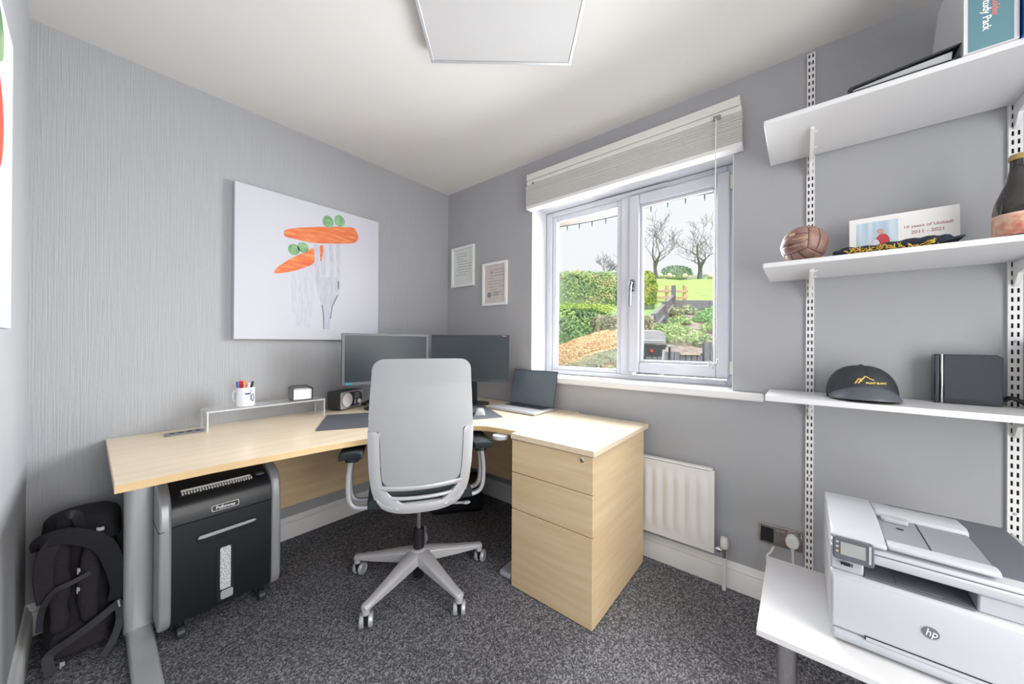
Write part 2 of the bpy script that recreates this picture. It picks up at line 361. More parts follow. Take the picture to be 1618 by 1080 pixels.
sk.part('pin_holes', MB().box(-.0112, -.0104, -2.262, -2.256, .318, .334).box(-.0112, -.0104, -2.252, -2.243, .296, .302).box(-.0112, -.0104, -2.275, -2.266, .296, .302), M_hole, smooth=0)
for y in (-2.3, -2.318):
    sk.part('rocker_switch', MB().box(-.0125, -.008, y-.007, y+.007, .318, .342), M_nickel, bevel=.002)
pl = Thing('power_plug', 'white three pin plug pushed into the right hand socket', 'plug', (-.03, -2.35, .28))
pl.part('plug_body', MB().prism([(-2.374, .318), (-2.368, .335), (-2.356, .343), (-2.344, .343), (-2.332, .335), (-2.326, .318), (-2.33, .298), (-2.341, .288), (-2.359, .288), (-2.37, .298)], 'x', -.045, -.0095), M_gloss, bevel=.006, seg=3)
pl.part('cable', MB().tube(smoothpath([(-.032, -2.35, .29), (-.033, -2.352, .262), (-.034, -2.358, .2), (-.05, -2.4, .08), (-.06, -2.6, .01)]), [.006]*4+[.004]*21, 8), M_gloss)
single('white_cable', MB().tube(smoothpath([(-.012, -2.285, .263), (-.02, -2.275, .24), (-.03, -2.262, .2), (-.05, -2.3, .06), (-.06, -2.5, .008)]), .0045, 8), M_gloss,
       'white cable dropping from under the left half of the socket', 'cable', (-.04, -2.35, .008))

# ------------------------------------------------------------------ corner desk
DZ = .743
dk = Thing('corner_desk', 'large pale wood corner desk on silver legs against two walls', 'desk', (-1.0, -.5, 0))
front = [(-1.943, -.785), (-1.72, -.79), (-1.5, -.812), (-1.33, -.833), (-1.2, -.862), (-1.08, -.9), (-.96, -.95), (-.86, -.99), (-.77, -1.02), (-.70, -1.055), (-.668, -1.11), (-.653, -1.19), (-.645, -1.292)]
top = [(-1.943, -.006)] + front + [(-.037, -1.292), (-.037, -.77), (-.006, -.77), (-.006, -.006)]
top[-4:] = [(-.006, -1.292), (-.006, -.006)]
dk.part('desk_top', MB().prism(top, 'z', DZ-.025, DZ), M_maple, bevel=.002)
ed = MB()
for a, b in zip(front, front[1:]):
    pass
ed.ribbon([(x, y-.0012, DZ-.0125) for x, y in front], .0245, .002, lambda i: (.2, -1, 0) if i < 10 else (-1, -.1, 0))
dk.part('front_edging', ed, M_edge, smooth=60)
dk.part('modesty_panel', MB().box(-1.72, -.14, -.14, -.122, .245, DZ-.026), M_maple2, bevel=.001)
dk.part('modesty_panel', MB().box(-.14, -.122, -1.2, -.145, .232, DZ-.026), M_maple2, bevel=.001)
for x0, y0, ax in ((-1.86, -.33, 'y'), (-.42, -1.235, 'x')):
    pr = rrect(x0-.043, x0+.043, y0-.03, y0+.03, .028, 6) if ax == 'y' else rrect(x0-.03, x0+.03, y0-.043, y0+.043, .028, 6)
    lg = dk.part('leg', MB().prism(pr, 'z', .03, DZ-.05), M_silver, smooth=50)
    if ax == 'y':
        ft = MB().prism([(y0+.24, .002), (y0+.24, .03), (y0+.03, .045), (y0-.05, .045), (y0-.43, .03), (y0-.445, .015), (y0-.44, .002)], 'x', x0-.036, x0+.036)
        tp = MB().box(x0-.025, x0+.025, y0-.3, y0+.24, DZ-.05, DZ-.026)
    else:
        ft = MB().prism([(x0+.26, .002), (x0+.26, .03), (x0+.05, .045), (x0-.03, .045), (x0-.235, .03), (x0-.245, .015), (x0-.24, .002)], 'y', y0-.036, y0+.036)
        tp = MB().box(x0-.18, x0+.26, y0-.025, y0+.025, DZ-.05, DZ-.026)
    dk.part('foot', ft, M_silver, under=lg, bevel=.012, seg=3); dk.part('bearer', tp, M_silver, under=lg, bevel=.002)
lg = dk.part('leg', MB().prism(rrect(-.3, -.24, -.3, -.24, .026, 6), 'z', .03, DZ-.026), M_silver, smooth=50)
dk.part('foot', MB().box(-.33, -.21, -.33, -.21, .002, .03), M_silver, under=lg, bevel=.006)
dk.part('height_switch', MB().prism([(-.676+.04*cos(a), -1.212+.04*sin(a)) for a in [2*pi*i/20 for i in range(20)]], 'z', DZ-.045, DZ-.0255), M_lgrey, bevel=.004)
ps = Thing('power_strip', 'grey flush socket strip near the back left of the desk', 'power strip', (-1.7, -.125, DZ))
ps.part('strip_body', MB().prism(rrect(-1.77, -1.632, -.158, -.102, .01), 'z', DZ+.0003, DZ+.006), M_mgrey, bevel=.002)
for x in (-1.745, -1.715, -1.685, -1.655):
    ps.part('socket_port', MB().box(x-.009, x+.009, -.14, -.12, DZ+.0061, DZ+.0085), M_dgrey, bevel=.002)

# ------------------------------------------------------------------ drawer pedestal
PX0, PX1, PY0, PY1 = -.683, -.085, -1.724, -1.2945
pd = Thing('drawer_pedestal', 'pale wood three drawer pedestal standing at the end of the desk', 'drawers', (-.38, -1.51, 0))
pd.part('carcass', MB().box(PX0+.02, PX1, PY0, PY1, .004, .716), M_maple2, bevel=.002)
pd.part('pedestal_top', MB().box(PX0-.012, -.045, PY0-.012, PY1-.0005, .717, DZ), M_maple, bevel=.003)
for i, (z0, z1) in enumerate(((.0045, .3785), (.382, .554), (.557, .712))):
    d = pd.part('drawer', MB().box(PX0, PX0+.019, PY0+.001, PY1-.001, z0, z1), M_maple2, bevel=.0015)
    if i == 2:
        M = frame((PX0, -1.674, .694), (0, -1, 0), (0, 0, 1))
        lk = pd.part('lock', MB().lathe([(.011, 0), (.011, .0025), (.0085, .004), (.0001, .004)], n=20, M=M), M_chrome, under=d)
        mb = MB().box(-.0008, .0008, -.005, .005, .0041, .0052, M).lathe([(.0022, .0039), (.0022, .0046)], n=12, M=M)
        o = mesh_obj('keyhole', mb, M_black, None, inv=pd.inv); o.parent = d

# ------------------------------------------------------------------ office chair  (local frame: +y is the way it faces)
CH = (-.953, -.926, 0); CA = -R(32.5)
ch = Thing('office_chair', 'light grey swivel office chair seen from behind at the desk', 'chair', CH, CA)
M_shell = mat('pale_grey_shell', '#adafb1', .45, var=.015)
M_plat = mat('platinum_frame', '#c6c6c9', .36, metal=.15, var=.015)
M_fab = mat('dark_green_black_fabric', '#20282a', .85, bump=.4, bs=500, bd=.001)
def backy(x, z):       # the back's shape: reclined and wrapped round the sitter
    t = (z-.46)/.65
    return -.235 - .035*t - .05*t*t + .055*(x/.22)**2 - .02*sin(pi*min(1, t*1.2))
def hw(z):            # half width of the whole back
    pts = [(.46, .15), (.48, .172), (.51, .192), (.56, .207), (.64, .216), (.75, .22), (.82, .22), (.95, .212), (1.05, .204), (1.11, .2)]
    for (a, b), (c, d) in zip(pts, pts[1:]):
        if z <= c: return b+(d-b)*max(0, (z-a))/(c-a)
    return pts[-1][1]
ZT, ZB = 1.108, .578
def pan(u, v, off=0, shrink=0.):
    zs = ZB + (ZT-ZB)*(.5-.5*cos(pi*v))**.85 if False else ZB+(ZT-ZB)*v
    w = hw(zs)-.002
    if zs < .812:
        k = min(1, max(0, (.822-zs)/.014)); w = w - .047*k
    rt = .045; rb = .03
    if zs > ZT-rt: w -= rt - sqrt(max(0, rt*rt-(zs-(ZT-rt))**2))
    if zs < ZB+rb: w -= rb - sqrt(max(0, rb*rb-(ZB+rb-zs)**2))
    w -= shrink
    x = -w+2*w*u; return (x, backy(x, zs)+off, zs + .004*(1-(x/.22)**2)*(v > .5))
VV = sorted(set([i/40 for i in range(41)] + [.004, .01, .02, .03, .045, .935, .95, .965, .975, .985, .992, .997] + [(.808+.0016*i-ZB)/(ZT-ZB) for i in range(11)]))
def sheetv(fn, nu, vs, th):
    return MB().sheet(lambda u, v: fn(u, vs[int(round(v*(len(vs)-1)))]), nu, len(vs)-1, th)
ch.part('back_shell', sheetv(lambda u, v: pan(u, v, -.004), 20, VV, lambda u, v: (0, .012, 0)), M_shell, local=True, smooth=50)
ch.part('back_trim', sheetv(lambda u, v: pan(u, v, .009, -.003), 20, [x for x in VV if x > .5], lambda u, v: (0, .006, 0)), M_plat, local=True, smooth=50)
ch.part('back_cushion', sheetv(lambda u, v: pan(u, v, .016, .002), 20, VV, lambda u, v: (0, .03*sin(pi*min(max(u, .02), .98))**.4, 0)), M_fab, local=True, smooth=50)
fr = MB()
def wing(sgn):
    def f(u, v):
        z = .492+(.812-.492)*v
        o = hw(z); i = o-.0465 if z > .59 else o-.0465-.05*((.59-z)/.1)**2*1.2
        if z < .575: i = min(i, .172)
        if v > .96: i += .012*((v-.96)/.04)
        x = i+(o-i)*u; return (sgn*x, backy(x, z)-.006-.004*sin(pi*u), z)
    return f
for s_ in (-1, 1): fr.sheet(wing(s_), 6, 30, lambda u, v: (0, .02, 0))
def band(z0, z1, xw, th, dy=0):
    def f(u, v):
        x = -xw+2*xw*u; q = x/xw; z = (z0(q))+(z1(q)-z0(q))*v
        return (x, backy(x, z)-.006-.004*sin(pi*v)+dy, z)
    fr.sheet(f, 24, 5, lambda u, v: (0, th, 0))
band(lambda q: .557-.0*q*q, lambda q: .577+.002*q*q, .178, .02)
band(lambda q: .453+.04*abs(q)**4, lambda q: .494+.034*abs(q)**6, .185, .03)
ch.part('back_frame', fr, M_plat, local=True, smooth=50)
ch.part('lumbar_bar', MB().tube(smoothpath([(-.185, -.2, .525), (-.1, -.235, .521), (0, -.245, .52), (.1, -.235, .521), (.185, -.2, .525)]), .008, 8), M_plat, local=True)
# seat and mechanism
def seatf(u, v, top):
    x = -.225+.45*u; y = -.215+.45*v; rx = abs(x)/.225; ry = abs(y-.01)/.225
    e = (1-rx**6)*(1-ry**6); return (x*(1-.02*ry), y, (.512+.03*max(0, e)**.5 - .02*(y/.235)**2*(y > 0)) if top else .44)
ch.part('seat', MB().sheet(lambda u, v: seatf(u, v, True), 20, 20, lambda u, v: (0, 0, -.03)), M_fab, local=True, smooth=60)
ch.part('seat_pan', MB().prism(rrect(-.19, .19, -.19, .2, .05), 'z', .462, .481), M_black, local=True, bevel=.005)
ch.part('mechanism', MB().box(-.06, .06, -.12, .1, .405, .461).tube([(-.09, -.1, .45), (-.1, -.236, .482)], .014).tube([(.09, -.1, .45), (.1, -.236, .482)], .014), M_plat, local=True, bevel=.006)
ch.part('adjust_lever', MB().tube([(.07, -.1, .42), (.2, -.13, .42)], .006).ball((.21, -.132, .42), .02, .012, .008), M_lgrey, local=True)
for s_ in (-1, 1):
    a = ch.part('armrest', MB().sheet(lambda u, v: (s_*.298-.048+.096*u, -.125+.25*v, .692+.006*sin(pi*u)-.004*v), 6, 10, lambda u, v: (0, 0, -.03)), M_fab, local=True, bevel=.008, seg=3, smooth=50)
    ch.part('arm_bracket', MB().prism(rrect(s_*.298-.03, s_*.298+.03, -.07, .07, .02), 'z', .637, .661), M_black, under=a, local=True, bevel=.004)
    for yy in (-.036, .04):
        ch.part('arm_post', MB().tube(smoothpath([(s_*.302, yy, .655), (s_*.314, yy, .56), (s_*.312, yy, .47), (s_*.29, yy*1.0, .428), (s_*.24, yy*1.1, .418), (s_*.16, yy*1.2, .42)]), .0115, 8, flat=1.25, up=(0, 1, 0)), M_plat, under=a, local=True)
# gas lift
ch.part('gas_lift', MB().cyl((0, 0, .25), (0, 0, .41), .0135, 16), M_chrome, local=True)
ch.part('lift_cover', MB().lathe([(.0265, .165), (.0265, .245), (.024, .268), (.014, .27)], n=20).lathe([(.0255, .035), (.0265, .05), (.0265, .13)], n=20), M_black, local=True)
hub = ch.part('star_base_hub', MB().lathe([(.032, .112), (.046, .118), (.048, .15), (.04, .168), (.028, .172)], n=20), M_plat, local=True, smooth=50)
for k in range(5):
    a = R(50+72*k)-CA; ca, sa = cos(a), sin(a)
    M = Matrix(((ca, -sa, 0, 0), (sa, ca, 0, 0), (0, 0, 1, 0), (0, 0, 0, 1)))
    secs = [(.03, .036, .112, .168), (.1, .031, .104, .155), (.2, .024, .094, .132), (.3, .019, .088, .112), (.328, .019, .086, .108), (.336, .014, .088, .104)]
    v = []; f = []
    for r, w, z0, z1 in secs: v += [(r, -w, z0), (r, w, z0), (r, w, z1-.008), (r, w*.55, z1), (r, -w*.55, z1), (r, -w, z1-.008)]
    n = 6
    for i in range(len(secs)-1):
        for j in range(n): f.append((i*n+j, i*n+(j+1) % n, (i+1)*n+(j+1) % n, (i+1)*n+j))
    f += [tuple(range(n))[::-1], tuple(range((len(secs)-1)*n, len(secs)*n))]
    lg = ch.part('base_leg', MB().add(v, f, M), M_plat, local=True, bevel=.003, smooth=30)
    mb = MB()
    px, py = .322*ca, .322*sa
    ch.part('caster_socket', MB().cyl((px, py, .066), (px, py, .09), .016, 14), M_plat, under=lg, local=True, bevel=.002)
    ang = R(72)+[.5, -.25, .3, .1, -.3][k]; Mc = RZ((px+.018*cos(ang), py+.018*sin(ang), .0305), ang)
    wh = MB()
    for s_ in (-1, 1):
        w0, w1 = (.008*s_, .026*s_)
        Mw = Mc @ Matrix.Rotation(R(90), 4, 'X')
        wh.lathe([(.006, w0), (.027, w0), (.0295, w0+.002*s_), (.0295, w1-.005*s_), (.026, w1), (.02, w1-.001*s_), (.018, w1-.003*s_), (.006, w1-.003*s_)], n=20, M=Mw)
    ch.part('caster_wheels', wh, M_silver, under=lg, local=True, smooth=45)
    ch.part('caster_fork', MB().lathe([(.001, -.008), (.022, -.008), (.022, .008), (.001, .008)], n=16, M=Mc @ Matrix.Rotation(R(90), 4, 'X')).box(-.026, .012, -.007, .007, .006, .036, Mc), M_black, under=lg, local=True, bevel=.002)

# ------------------------------------------------------------------ shredder
M_shs = mat('silver_shredder_side', '#a9abaf', .35, metal=.3, var=.03)
M_shb = mat('black_satin_shredder', '#202226', .33, var=.06, vs=60, bump=.05, bs=600)
sh = Thing('paper_shredder', 'black and silver paper shredder on casters under the desk', 'shredder', (-1.62, -.33, 0))
pf = [(-.49, .07), (-.497, .1), (-.499, .3), (-.495, .452)]
ph = [(-.495, .455), (-.493, .485), (-.488, .512), (-.479, .533), (-.465, .5455), (-.45, .5525), (-.40, .5725), (-.33, .592), (-.26, .598), (-.23, .59), (-.215, .56), (-.21, .455)]
sh.part('bin_body', MB().prism(pf + [(-.21, .452), (-.2, .066)], 'x', -1.785, -1.455), M_shb, smooth=40)
sh.part('cutter_head', MB().prism(ph, 'x', -1.785, -1.455), M_shb, smooth=50)
def side(x0, x1):
    o = [(-.503, .085), (-.508, .12), (-.509, .45), (-.506, .497), (-.497, .54), (-.478, .567), (-.45, .583), (-.40, .6), (-.33, .613), (-.28, .615), (-.235, .6), (-.2, .57), (-.19, .5), (-.186, .1), (-.192, .066), (-.3, .05), (-.48, .057)]
    return MB().prism(o, 'x', x0, x1)
for x0, x1 in ((-1.822, -1.7855), (-1.4545, -1.418)):
    s1 = sh.part('side_cheek', side(x0, x1), M_shs, bevel=.009, seg=3, smooth=50)
sh.part('seam_line', MB().box(-1.8232, -1.806, -.5095, -.3, .449, .4515), M_black, smooth=0)
Mq = Matrix.Translation((-1.636, -.435, .5592)) @ Matrix.Rotation(R(21.8), 4, 'X')
sl_ = sh.part('paper_slot', MB().box(-.128, .128, -.022, .022, -.002, .0022, Mq), M_blackm, bevel=.002)
for i in range(26):
    x = -.115 + i*.0092
    sh.part('slot_tooth', MB().box(x, x+.0052, -.017+.003*(i % 2), -.001, .002, .007, Mq), M_paperw, under=sl_, smooth=0)
sh.part('slot_rim', MB().box(-.116, .118, .005, .011, .002, .008, Mq), M_paperw, bevel=.001, under=sl_)
sh.part('control_disc', MB().lathe([(.001, .001), (.017, .001), (.017, .004), (.013, .006), (.001, .006)], (-1.482, -.43, .5615), 18), M_mgrey)
# brand plate: white outlined badge with lettering
bz = .479; Mb = frame((-1.62, -.4945, bz+.004), (1, 0, .0), (0, .1, .995))
bg_ = sh.part('brand_badge', MB().prism(rrect(-.046, .046, -.0125, .0125, .006), 'z', 0, .0015, Mb), M_paperw, smooth=0)
sh.part('badge_face', MB().prism(rrect(-.0435, .0435, -.0102, .0102, .005), 'z', .0014, .0022, Mb), M_black, under=bg_, smooth=0)
sh.part('lettering', MB().text('Fellowes', .0175, Mb @ Matrix.Translation((0, 0, .0026)), .0008, sx=1.05, bold=.0005), M_paperw, under=bg_, smooth=0)
hn = MB().prism(rrect(-1.712, -1.512, .355, .392, .017), 'y', -.5005, -.48)
sh.part('handle_recess', hn, M_blackm, bevel=.002)
sh.part('handle_bar', MB().prism([(-1.711, .379), (-1.705, .391), (-1.52, .394), (-1.512, .385), (-1.53, .381), (-1.69, .376)], 'y', -.508, -.5006), M_lgrey, bevel=.003)
wn = sh.part('window_recess', MB().prism(rrect(-1.65, -1.588, .085, .325, .008), 'y', -.5005, -.49), M_blackm, bevel=.002)
M_shred = mat('shredded_paper', '#cfd2d6', .7, vs=220, ramp=[(.35, '#8f9499'), (.5, '#d7dade'), (.65, '#f3f4f5')])
sh.part('bin_window', MB().prism(rrect(-1.638, -1.602, .135, .312, .004), 'y', -.502, -.5006), M_shred, under=wn, bevel=.001)
sh.part('bin_window_tab', MB().prism(rrect(-1.636, -1.594, .094, .13, .008), 'y', -.503, -.5006), M_lgrey, under=wn, bevel=.001)
for x, y in ((-1.755, -.465), (-1.485, -.465), (-1.755, -.235), (-1.485, -.235)):
    c = sh.part('caster', MB().cyl((x-.013, y-.012, .022), (x+.013, y-.012, .022), .0215, 16), M_dgrey, bevel=.003)
    sh.part('caster_mount', MB().cyl((x, y, .03), (x, y, .066), .012, 10).box(x-.011, x+.011, y-.02, y+.012, .035, .046), M_black, under=c, bevel=.002)

# ------------------------------------------------------------------ backpack
M_bag = mat('black_nylon', '#1d1b1f', .8, var=.15, vs=14, bump=.5, bs=300, bd=.002)
M_web = mat('dark_grey_webbing', '#302e34', .6, var=.08, vs=60)
M_mesh = mat('charcoal_mesh_padding', '#2b282d', .85, var=.12, vs=90, bump=.5, bs=500, bd=.001)
bp = Thing('backpack', 'black backpack slumped against the wall in the left corner', 'backpack', (-2.0, -.19, 0))
def bagf(u, v, sx=.098, sy=.112, z0=.004, z1=.5, cx=-2.003, cy=-.185, ex=.55, seed=0.):
    a = 2*pi*u; pw = lambda q, e: math.copysign(abs(q)**e, q)
    t = v; prof = min(1, (t/.10))**.45 if t < .10 else (1 if t < .75 else max(0, 1-((t-.75)/.25)**2.2)**.5)
    prof = max(prof, .02); sx_ = sx*(1-.12*t); sy_ = sy*(1-.25*t)
    x = cx+sx_*prof*pw(cos(a), ex); y = cy+sy_*prof*pw(sin(a), ex)+.02*t; z = z0+(z1-z0)*t
    n = mnoise.noise(Vector((x*11+seed, y*11, z*9)))*.012 + mnoise.noise(Vector((x*30, y*30+seed, z*26)))*.004
    return (x+n*cos(a), y+n*sin(a), z)
bp.part('main_body', MB().sheet(bagf, 48, 44), M_bag, smooth=70)
bp.part('top_lid', MB().sheet(lambda u, v: bagf(u, v, .104, .1, .38, .51, -2.0, -.165, .7, 5.), 40, 24), M_bag, smooth=70)
bp.part('side_pocket', MB().sheet(lambda u, v: bagf(u, v, .03, .08, .02, .24, -1.915, -.19, .8, 9.), 24, 20), M_mesh, smooth=70)
for x, seed in ((-2.055, 1.), (-1.985, 2.)):
    bp.part('back_pad', MB().sheet(lambda u, v: bagf(u, v, .027, .022, .11, .44, x, -.3, .75, seed), 20, 26), M_mesh, smooth=70)
bp.part('lumbar_pad', MB().sheet(lambda u, v: bagf(u, v, .075, .026, .02, .13, -2.005, -.3, .7, 4.), 28, 14), M_mesh, smooth=70)
A = smoothpath([(-2.1, -.27, .43), (-2.092, -.315, .466), (-2.045, -.325, .472), (-1.994, -.33, .445), (-1.952, -.332, .40), (-1.926, -.33, .315), (-1.913, -.32, .229), (-1.921, -.31, .17)], 6)
bp.part('shoulder_strap', MB().ribbon(A, [.044+.012*sin(pi*i/(len(A)-1)) for i in range(len(A))], .016, (.1, -1, .35)), M_bag, bevel=.004, smooth=60)
B = smoothpath([(-2.06, -.325, .47), (-2.085, -.33, .42), (-2.09, -.325, .33), (-2.082, -.315, .25)], 6)
bp.part('shoulder_strap', MB().ribbon(B, .046, .012, (-.1, -1, .1)), M_mesh, bevel=.004, smooth=60)
bp.part('grab_handle', MB().ribbon(smoothpath([(-2.05, -.25, .47), (-2.048, -.275, .52), (-2.034, -.29, .534), (-2.018, -.285, .522), (-2.008, -.265, .475)], 5), .03, .008, (0, -1, .3)), M_web, bevel=.002, smooth=60)
W1 = smoothpath([(-1.906, -.325, .165), (-1.959, -.345, .138), (-2.019, -.35, .106), (-2.072, -.345, .078), (-2.078, -.352, .05), (-2.07, -.362, .012)], 5)
bp.part('hip_strap', MB().ribbon(W1, .026, .004, (0, -1, .1)), M_web, smooth=60)
W2 = smoothpath([(-2.1, -.31, .152), (-2.092, -.325, .234), (-2.067, -.34, .29), (-2.03, -.342, .302), (-1.985, -.335, .315)], 5)
bp.part('compression_strap', MB().ribbon(W2, .016, .004, (0, -1, .1)), M_web, smooth=60)
bp.part('loose_strap', MB().ribbon(smoothpath([(-1.915, -.32, .16), (-1.91, -.335, .1), (-1.925, -.36, .05), (-1.955, -.385, .008)], 5), .022, .004, (-.2, -1, .4)), M_web, smooth=60)
for x, y, z, w in ((-1.961, -.318, .462, .02), (-2.012, -.337, .338, .008), (-2.013, -.34, .27, .008), (-2.047, -.353, .03, .012)):
    bp.part('buckle', MB().box(x-w/2, x+w/2, y-.006, y, z-.007, z+.007).box(x-w/2, x-w/2+.004, y-.008, y, z-.013, z+.01), M_lgrey, bevel=.002)
bp.part('zip_pull', MB().tube([(-1.915, -.338, .175), (-1.912, -.342, .15)], .003, 6), M_lgrey)

# ------------------------------------------------------------------ canvas on the back wall
M_canvas = mat('white_canvas_print', '#c6c6cf', .75, var=.015, vs=3, bump=.2, bs=900, bd=.0004)
cv = Thing('canvas_print', 'white canvas print of carrots and peas on two forks on the ribbed wall', 'picture', (-1.085, -.018, 1.19))
cv.part('stretched_canvas', MB().box(-1.5, -.669, -.035, -.001, 1.19, 2.04), M_canvas, bevel=.003)
M_carrot = mat('carrot_orange_print', '#e8743c', .7, vs=5, st=(2, 1, 14), ramp=[(.3, '#d2623a'), (.5, '#dc7548'), (.72, '#e29a60')])
M_pea = mat('pea_green_print', '#7fae6a', .7, vs=26, ramp=[(.35, '#4f8a5a'), (.65, '#8fb487')])
M_fork1 = mat('fork_silver_print', '#ccccd6', .7, vs=9, st=(8, 1, 2), ramp=[(.35, '#b2b2bf'), (.65, '#bfbfca')])
M_fork2 = mat('fork_fade_print', '#d3d3dc', .7, vs=9, st=(8, 1, 2), ramp=[(.35, '#bbbbc7'), (.65, '#c5c5d0')])
M_line = mat('fork_shadow_print', '#77777f', .7)
def flat(pts, y): return MB().prism(pts, 'y', y-.0002, y)
def blob(cx, cz, rx, rz, n=18): return [(cx+rx*cos(2*pi*i/n), cz+rz*sin(2*pi*i/n)) for i in range(n)]
def sm(pts): return [(p[0], p[1]) for p in smoothpath([(a, b, 0) for a, b in pts], 4, True)]
carrot1 = [(-1.266,1.827),(-1.228,1.851),(-1.168,1.872),(-1.051,1.907),(-.912,1.941),(-.849,1.948),(-.821,1.9),(-.836,1.862),(-.883,1.838),(-1.05,1.802),(-1.13,1.79),(-1.205,1.793),(-1.259,1.796)]
carrot2 = [(-1.316,1.577),(-1.292,1.615),(-1.231,1.671),(-1.158,1.723),(-1.105,1.758),(-1.103,1.669),(-1.176,1.62),(-1.222,1.597),(-1.292,1.574)]
carrot3 = [(-1.07,1.782),(-1.05,1.792),(-1.043,1.701),(-1.065,1.684)]
f1 = [(-1.096,1.58),(-.943,1.603),(-.947,1.496),(-.993,1.403),(-1.002,1.336),(-1.005,1.26),(-1.039,1.259),(-1.044,1.334),(-1.055,1.409),(-1.078,1.481)]
f1t = [[(-1.103,1.785),(-1.077,1.791),(-1.068,1.584),(-1.096,1.58)],[(-1.062,1.676),(-1.038,1.8),(-1.03,1.59),(-1.054,1.586)],[(-1.012,1.805),(-.985,1.811),(-.982,1.597),(-1.005,1.593)],[(-.969,1.815),(-.944,1.82),(-.943,1.603),(-.964,1.599)]]
f2 = [(-1.225,1.414),(-1.103,1.426),(-1.107,1.341),(-1.126,1.308),(-1.116,1.266),(-1.202,1.263),(-1.209,1.334),(-1.222,1.374)]
f2t = [[(-1.229,1.591),(-1.202,1.6),(-1.198,1.417),(-1.225,1.414)],[(-1.193,1.607),(-1.176,1.615),(-1.161,1.42),(-1.186,1.418)],[(-1.167,1.621),(-1.138,1.636),(-1.127,1.423),(-1.151,1.421)],[(-1.131,1.643),(-1.103,1.664),(-1.101,1.426),(-1.121,1.424)]]
mb = flat(f2, -.0352)
for t in f2t: mb.prism(t, 'y', -.0354, -.0352)
cv.part('printed_fork', mb, M_fork2, smooth=0)
cv.part('printed_carrot', flat(sm(carrot2), -.0356), M_carrot, smooth=0)
cv.part('printed_carrot', flat(carrot3, -.0356), M_carrot, smooth=0)
mb = flat(f1, -.0358)
for t in f1t: mb.prism(t, 'y', -.036, -.0358)
cv.part('printed_fork', mb, M_fork1, smooth=0)
cv.part('printed_carrot', flat(sm(carrot1), -.0362), M_carrot, smooth=0)
mb = MB()
for t in ([(-1.055,1.409),(-1.050,1.414),(-1.039,1.334),(-1.04,1.259),(-1.044,1.258),(-1.045,1.334)],[(-.947,1.496),(-.964,1.478),(-.995,1.403),(-1.005,1.325),(-.999,1.326),(-.989,1.403)],[(-.959,1.573),(-.949,1.579),(-.947,1.53),(-.955,1.517)]): mb.prism(t, 'y', -.0362, -.036)
cv.part('printed_shading', mb, M_line, smooth=0)
for cx, cz, rx, rz in ((-1.02,1.947,.033,.039),(-.947,1.972,.034,.038),(-1.214,1.728,.031,.033),(-1.165,1.751,.031,.031)):
    cv.part('printed_pea', flat(blob(cx, cz, rx, rz), -.0364), M_pea, smooth=0)
cl = Thing('canvas_print', 'white canvas print with red and green vegetables on the left wall', 'picture', (XL+.018, -1.33, 1.205))
cl.part('stretched_canvas', MB().box(XL+.001, XL+.035, -1.76, -.918, 1.205, 1.88), M_canvas, bevel=.003)
M_red = mat('tomato_red_print', '#d4392c', .6, vs=7, ramp=[(.3, '#c22a22'), (.7, '#e2523c')])
M_grn = mat('pepper_green_print', '#4f7d4b', .6, vs=12, ramp=[(.3, '#2f5d38'), (.7, '#9db88a')])
cl.part('printed_pepper', MB().prism(blob(-1.205, 1.80, .145, .07), 'x', XL+.035, XL+.0353), M_grn, smooth=0)
cl.part('printed_tomato', MB().prism(blob(-1.21, 1.62, .148, .125, 28), 'x', XL+.0353, XL+.0356), M_red, smooth=0)

# ------------------------------------------------------------------ framed certificates on the window wall
M_cert = mat('white_certificate', '#e4e6e2', .7, var=.01); M_cert2 = mat('pinkish_certificate', '#d6cbc8', .7, var=.015); M_ink = mat('faded_ink', '#98969a', .7)
def cert(y0, y1, z0, z1, label, mp, pink):
    t = Thing('picture_frame', label, 'frame', (-.01, (y0+y1)/2, z0))
    t.part('frame_moulding', ring(y0, y1, z0, z1, .021, -.02, -.001), M_gloss, bevel=.002)
    t.part('certificate', MB().box(-.006, -.002, y0+.02, y1-.02, z0+.02, z1-.02), mp, smooth=0)
    mb = MB(); w = y1-y0; h = z1-z0; yl = y1-.045
    for i in range(9 if not pink else 10):
        zz = z1-.06-i*h*.065; ln = w*random.choice([.25, .45, .55, .6]); s = random.uniform(0, .05)
        mb.box(-.0064, -.006, yl-s-ln, yl-s, zz, zz+.0035)
    if pink:
        mb.prism([(yl-.022+.02*cos(2*pi*i/18), z0+.085+.022*sin(2*pi*i/18)) for i in range(18)], 'x', -.0066, -.006)
        for k in range(3): mb.box(-.0064, -.006, yl-.075-k*.02, yl-.068-k*.02, z0+.075, z0+.105)
        mb.prism([(yl-.045+.01*cos(2*pi*i/12), z1-.075+.008*sin(2*pi*i/12)) for i in range(12)], 'x', -.0066, -.006)
    t.part('printed_lines', mb, M_ink, smooth=0)
    t.part('glass', MB().box(-.0095, -.008, y0+.019, y1-.019, z0+.019, z1-.019), M_glass, smooth=0)
cert(-.337, -.063, 1.643, 1.978, 'white framed pale certificate nearest the wall corner', M_cert, False)
cert(-.688, -.433, 1.465, 1.798, 'white framed pinkish certificate with a dark seal beside the window', M_cert2, True)

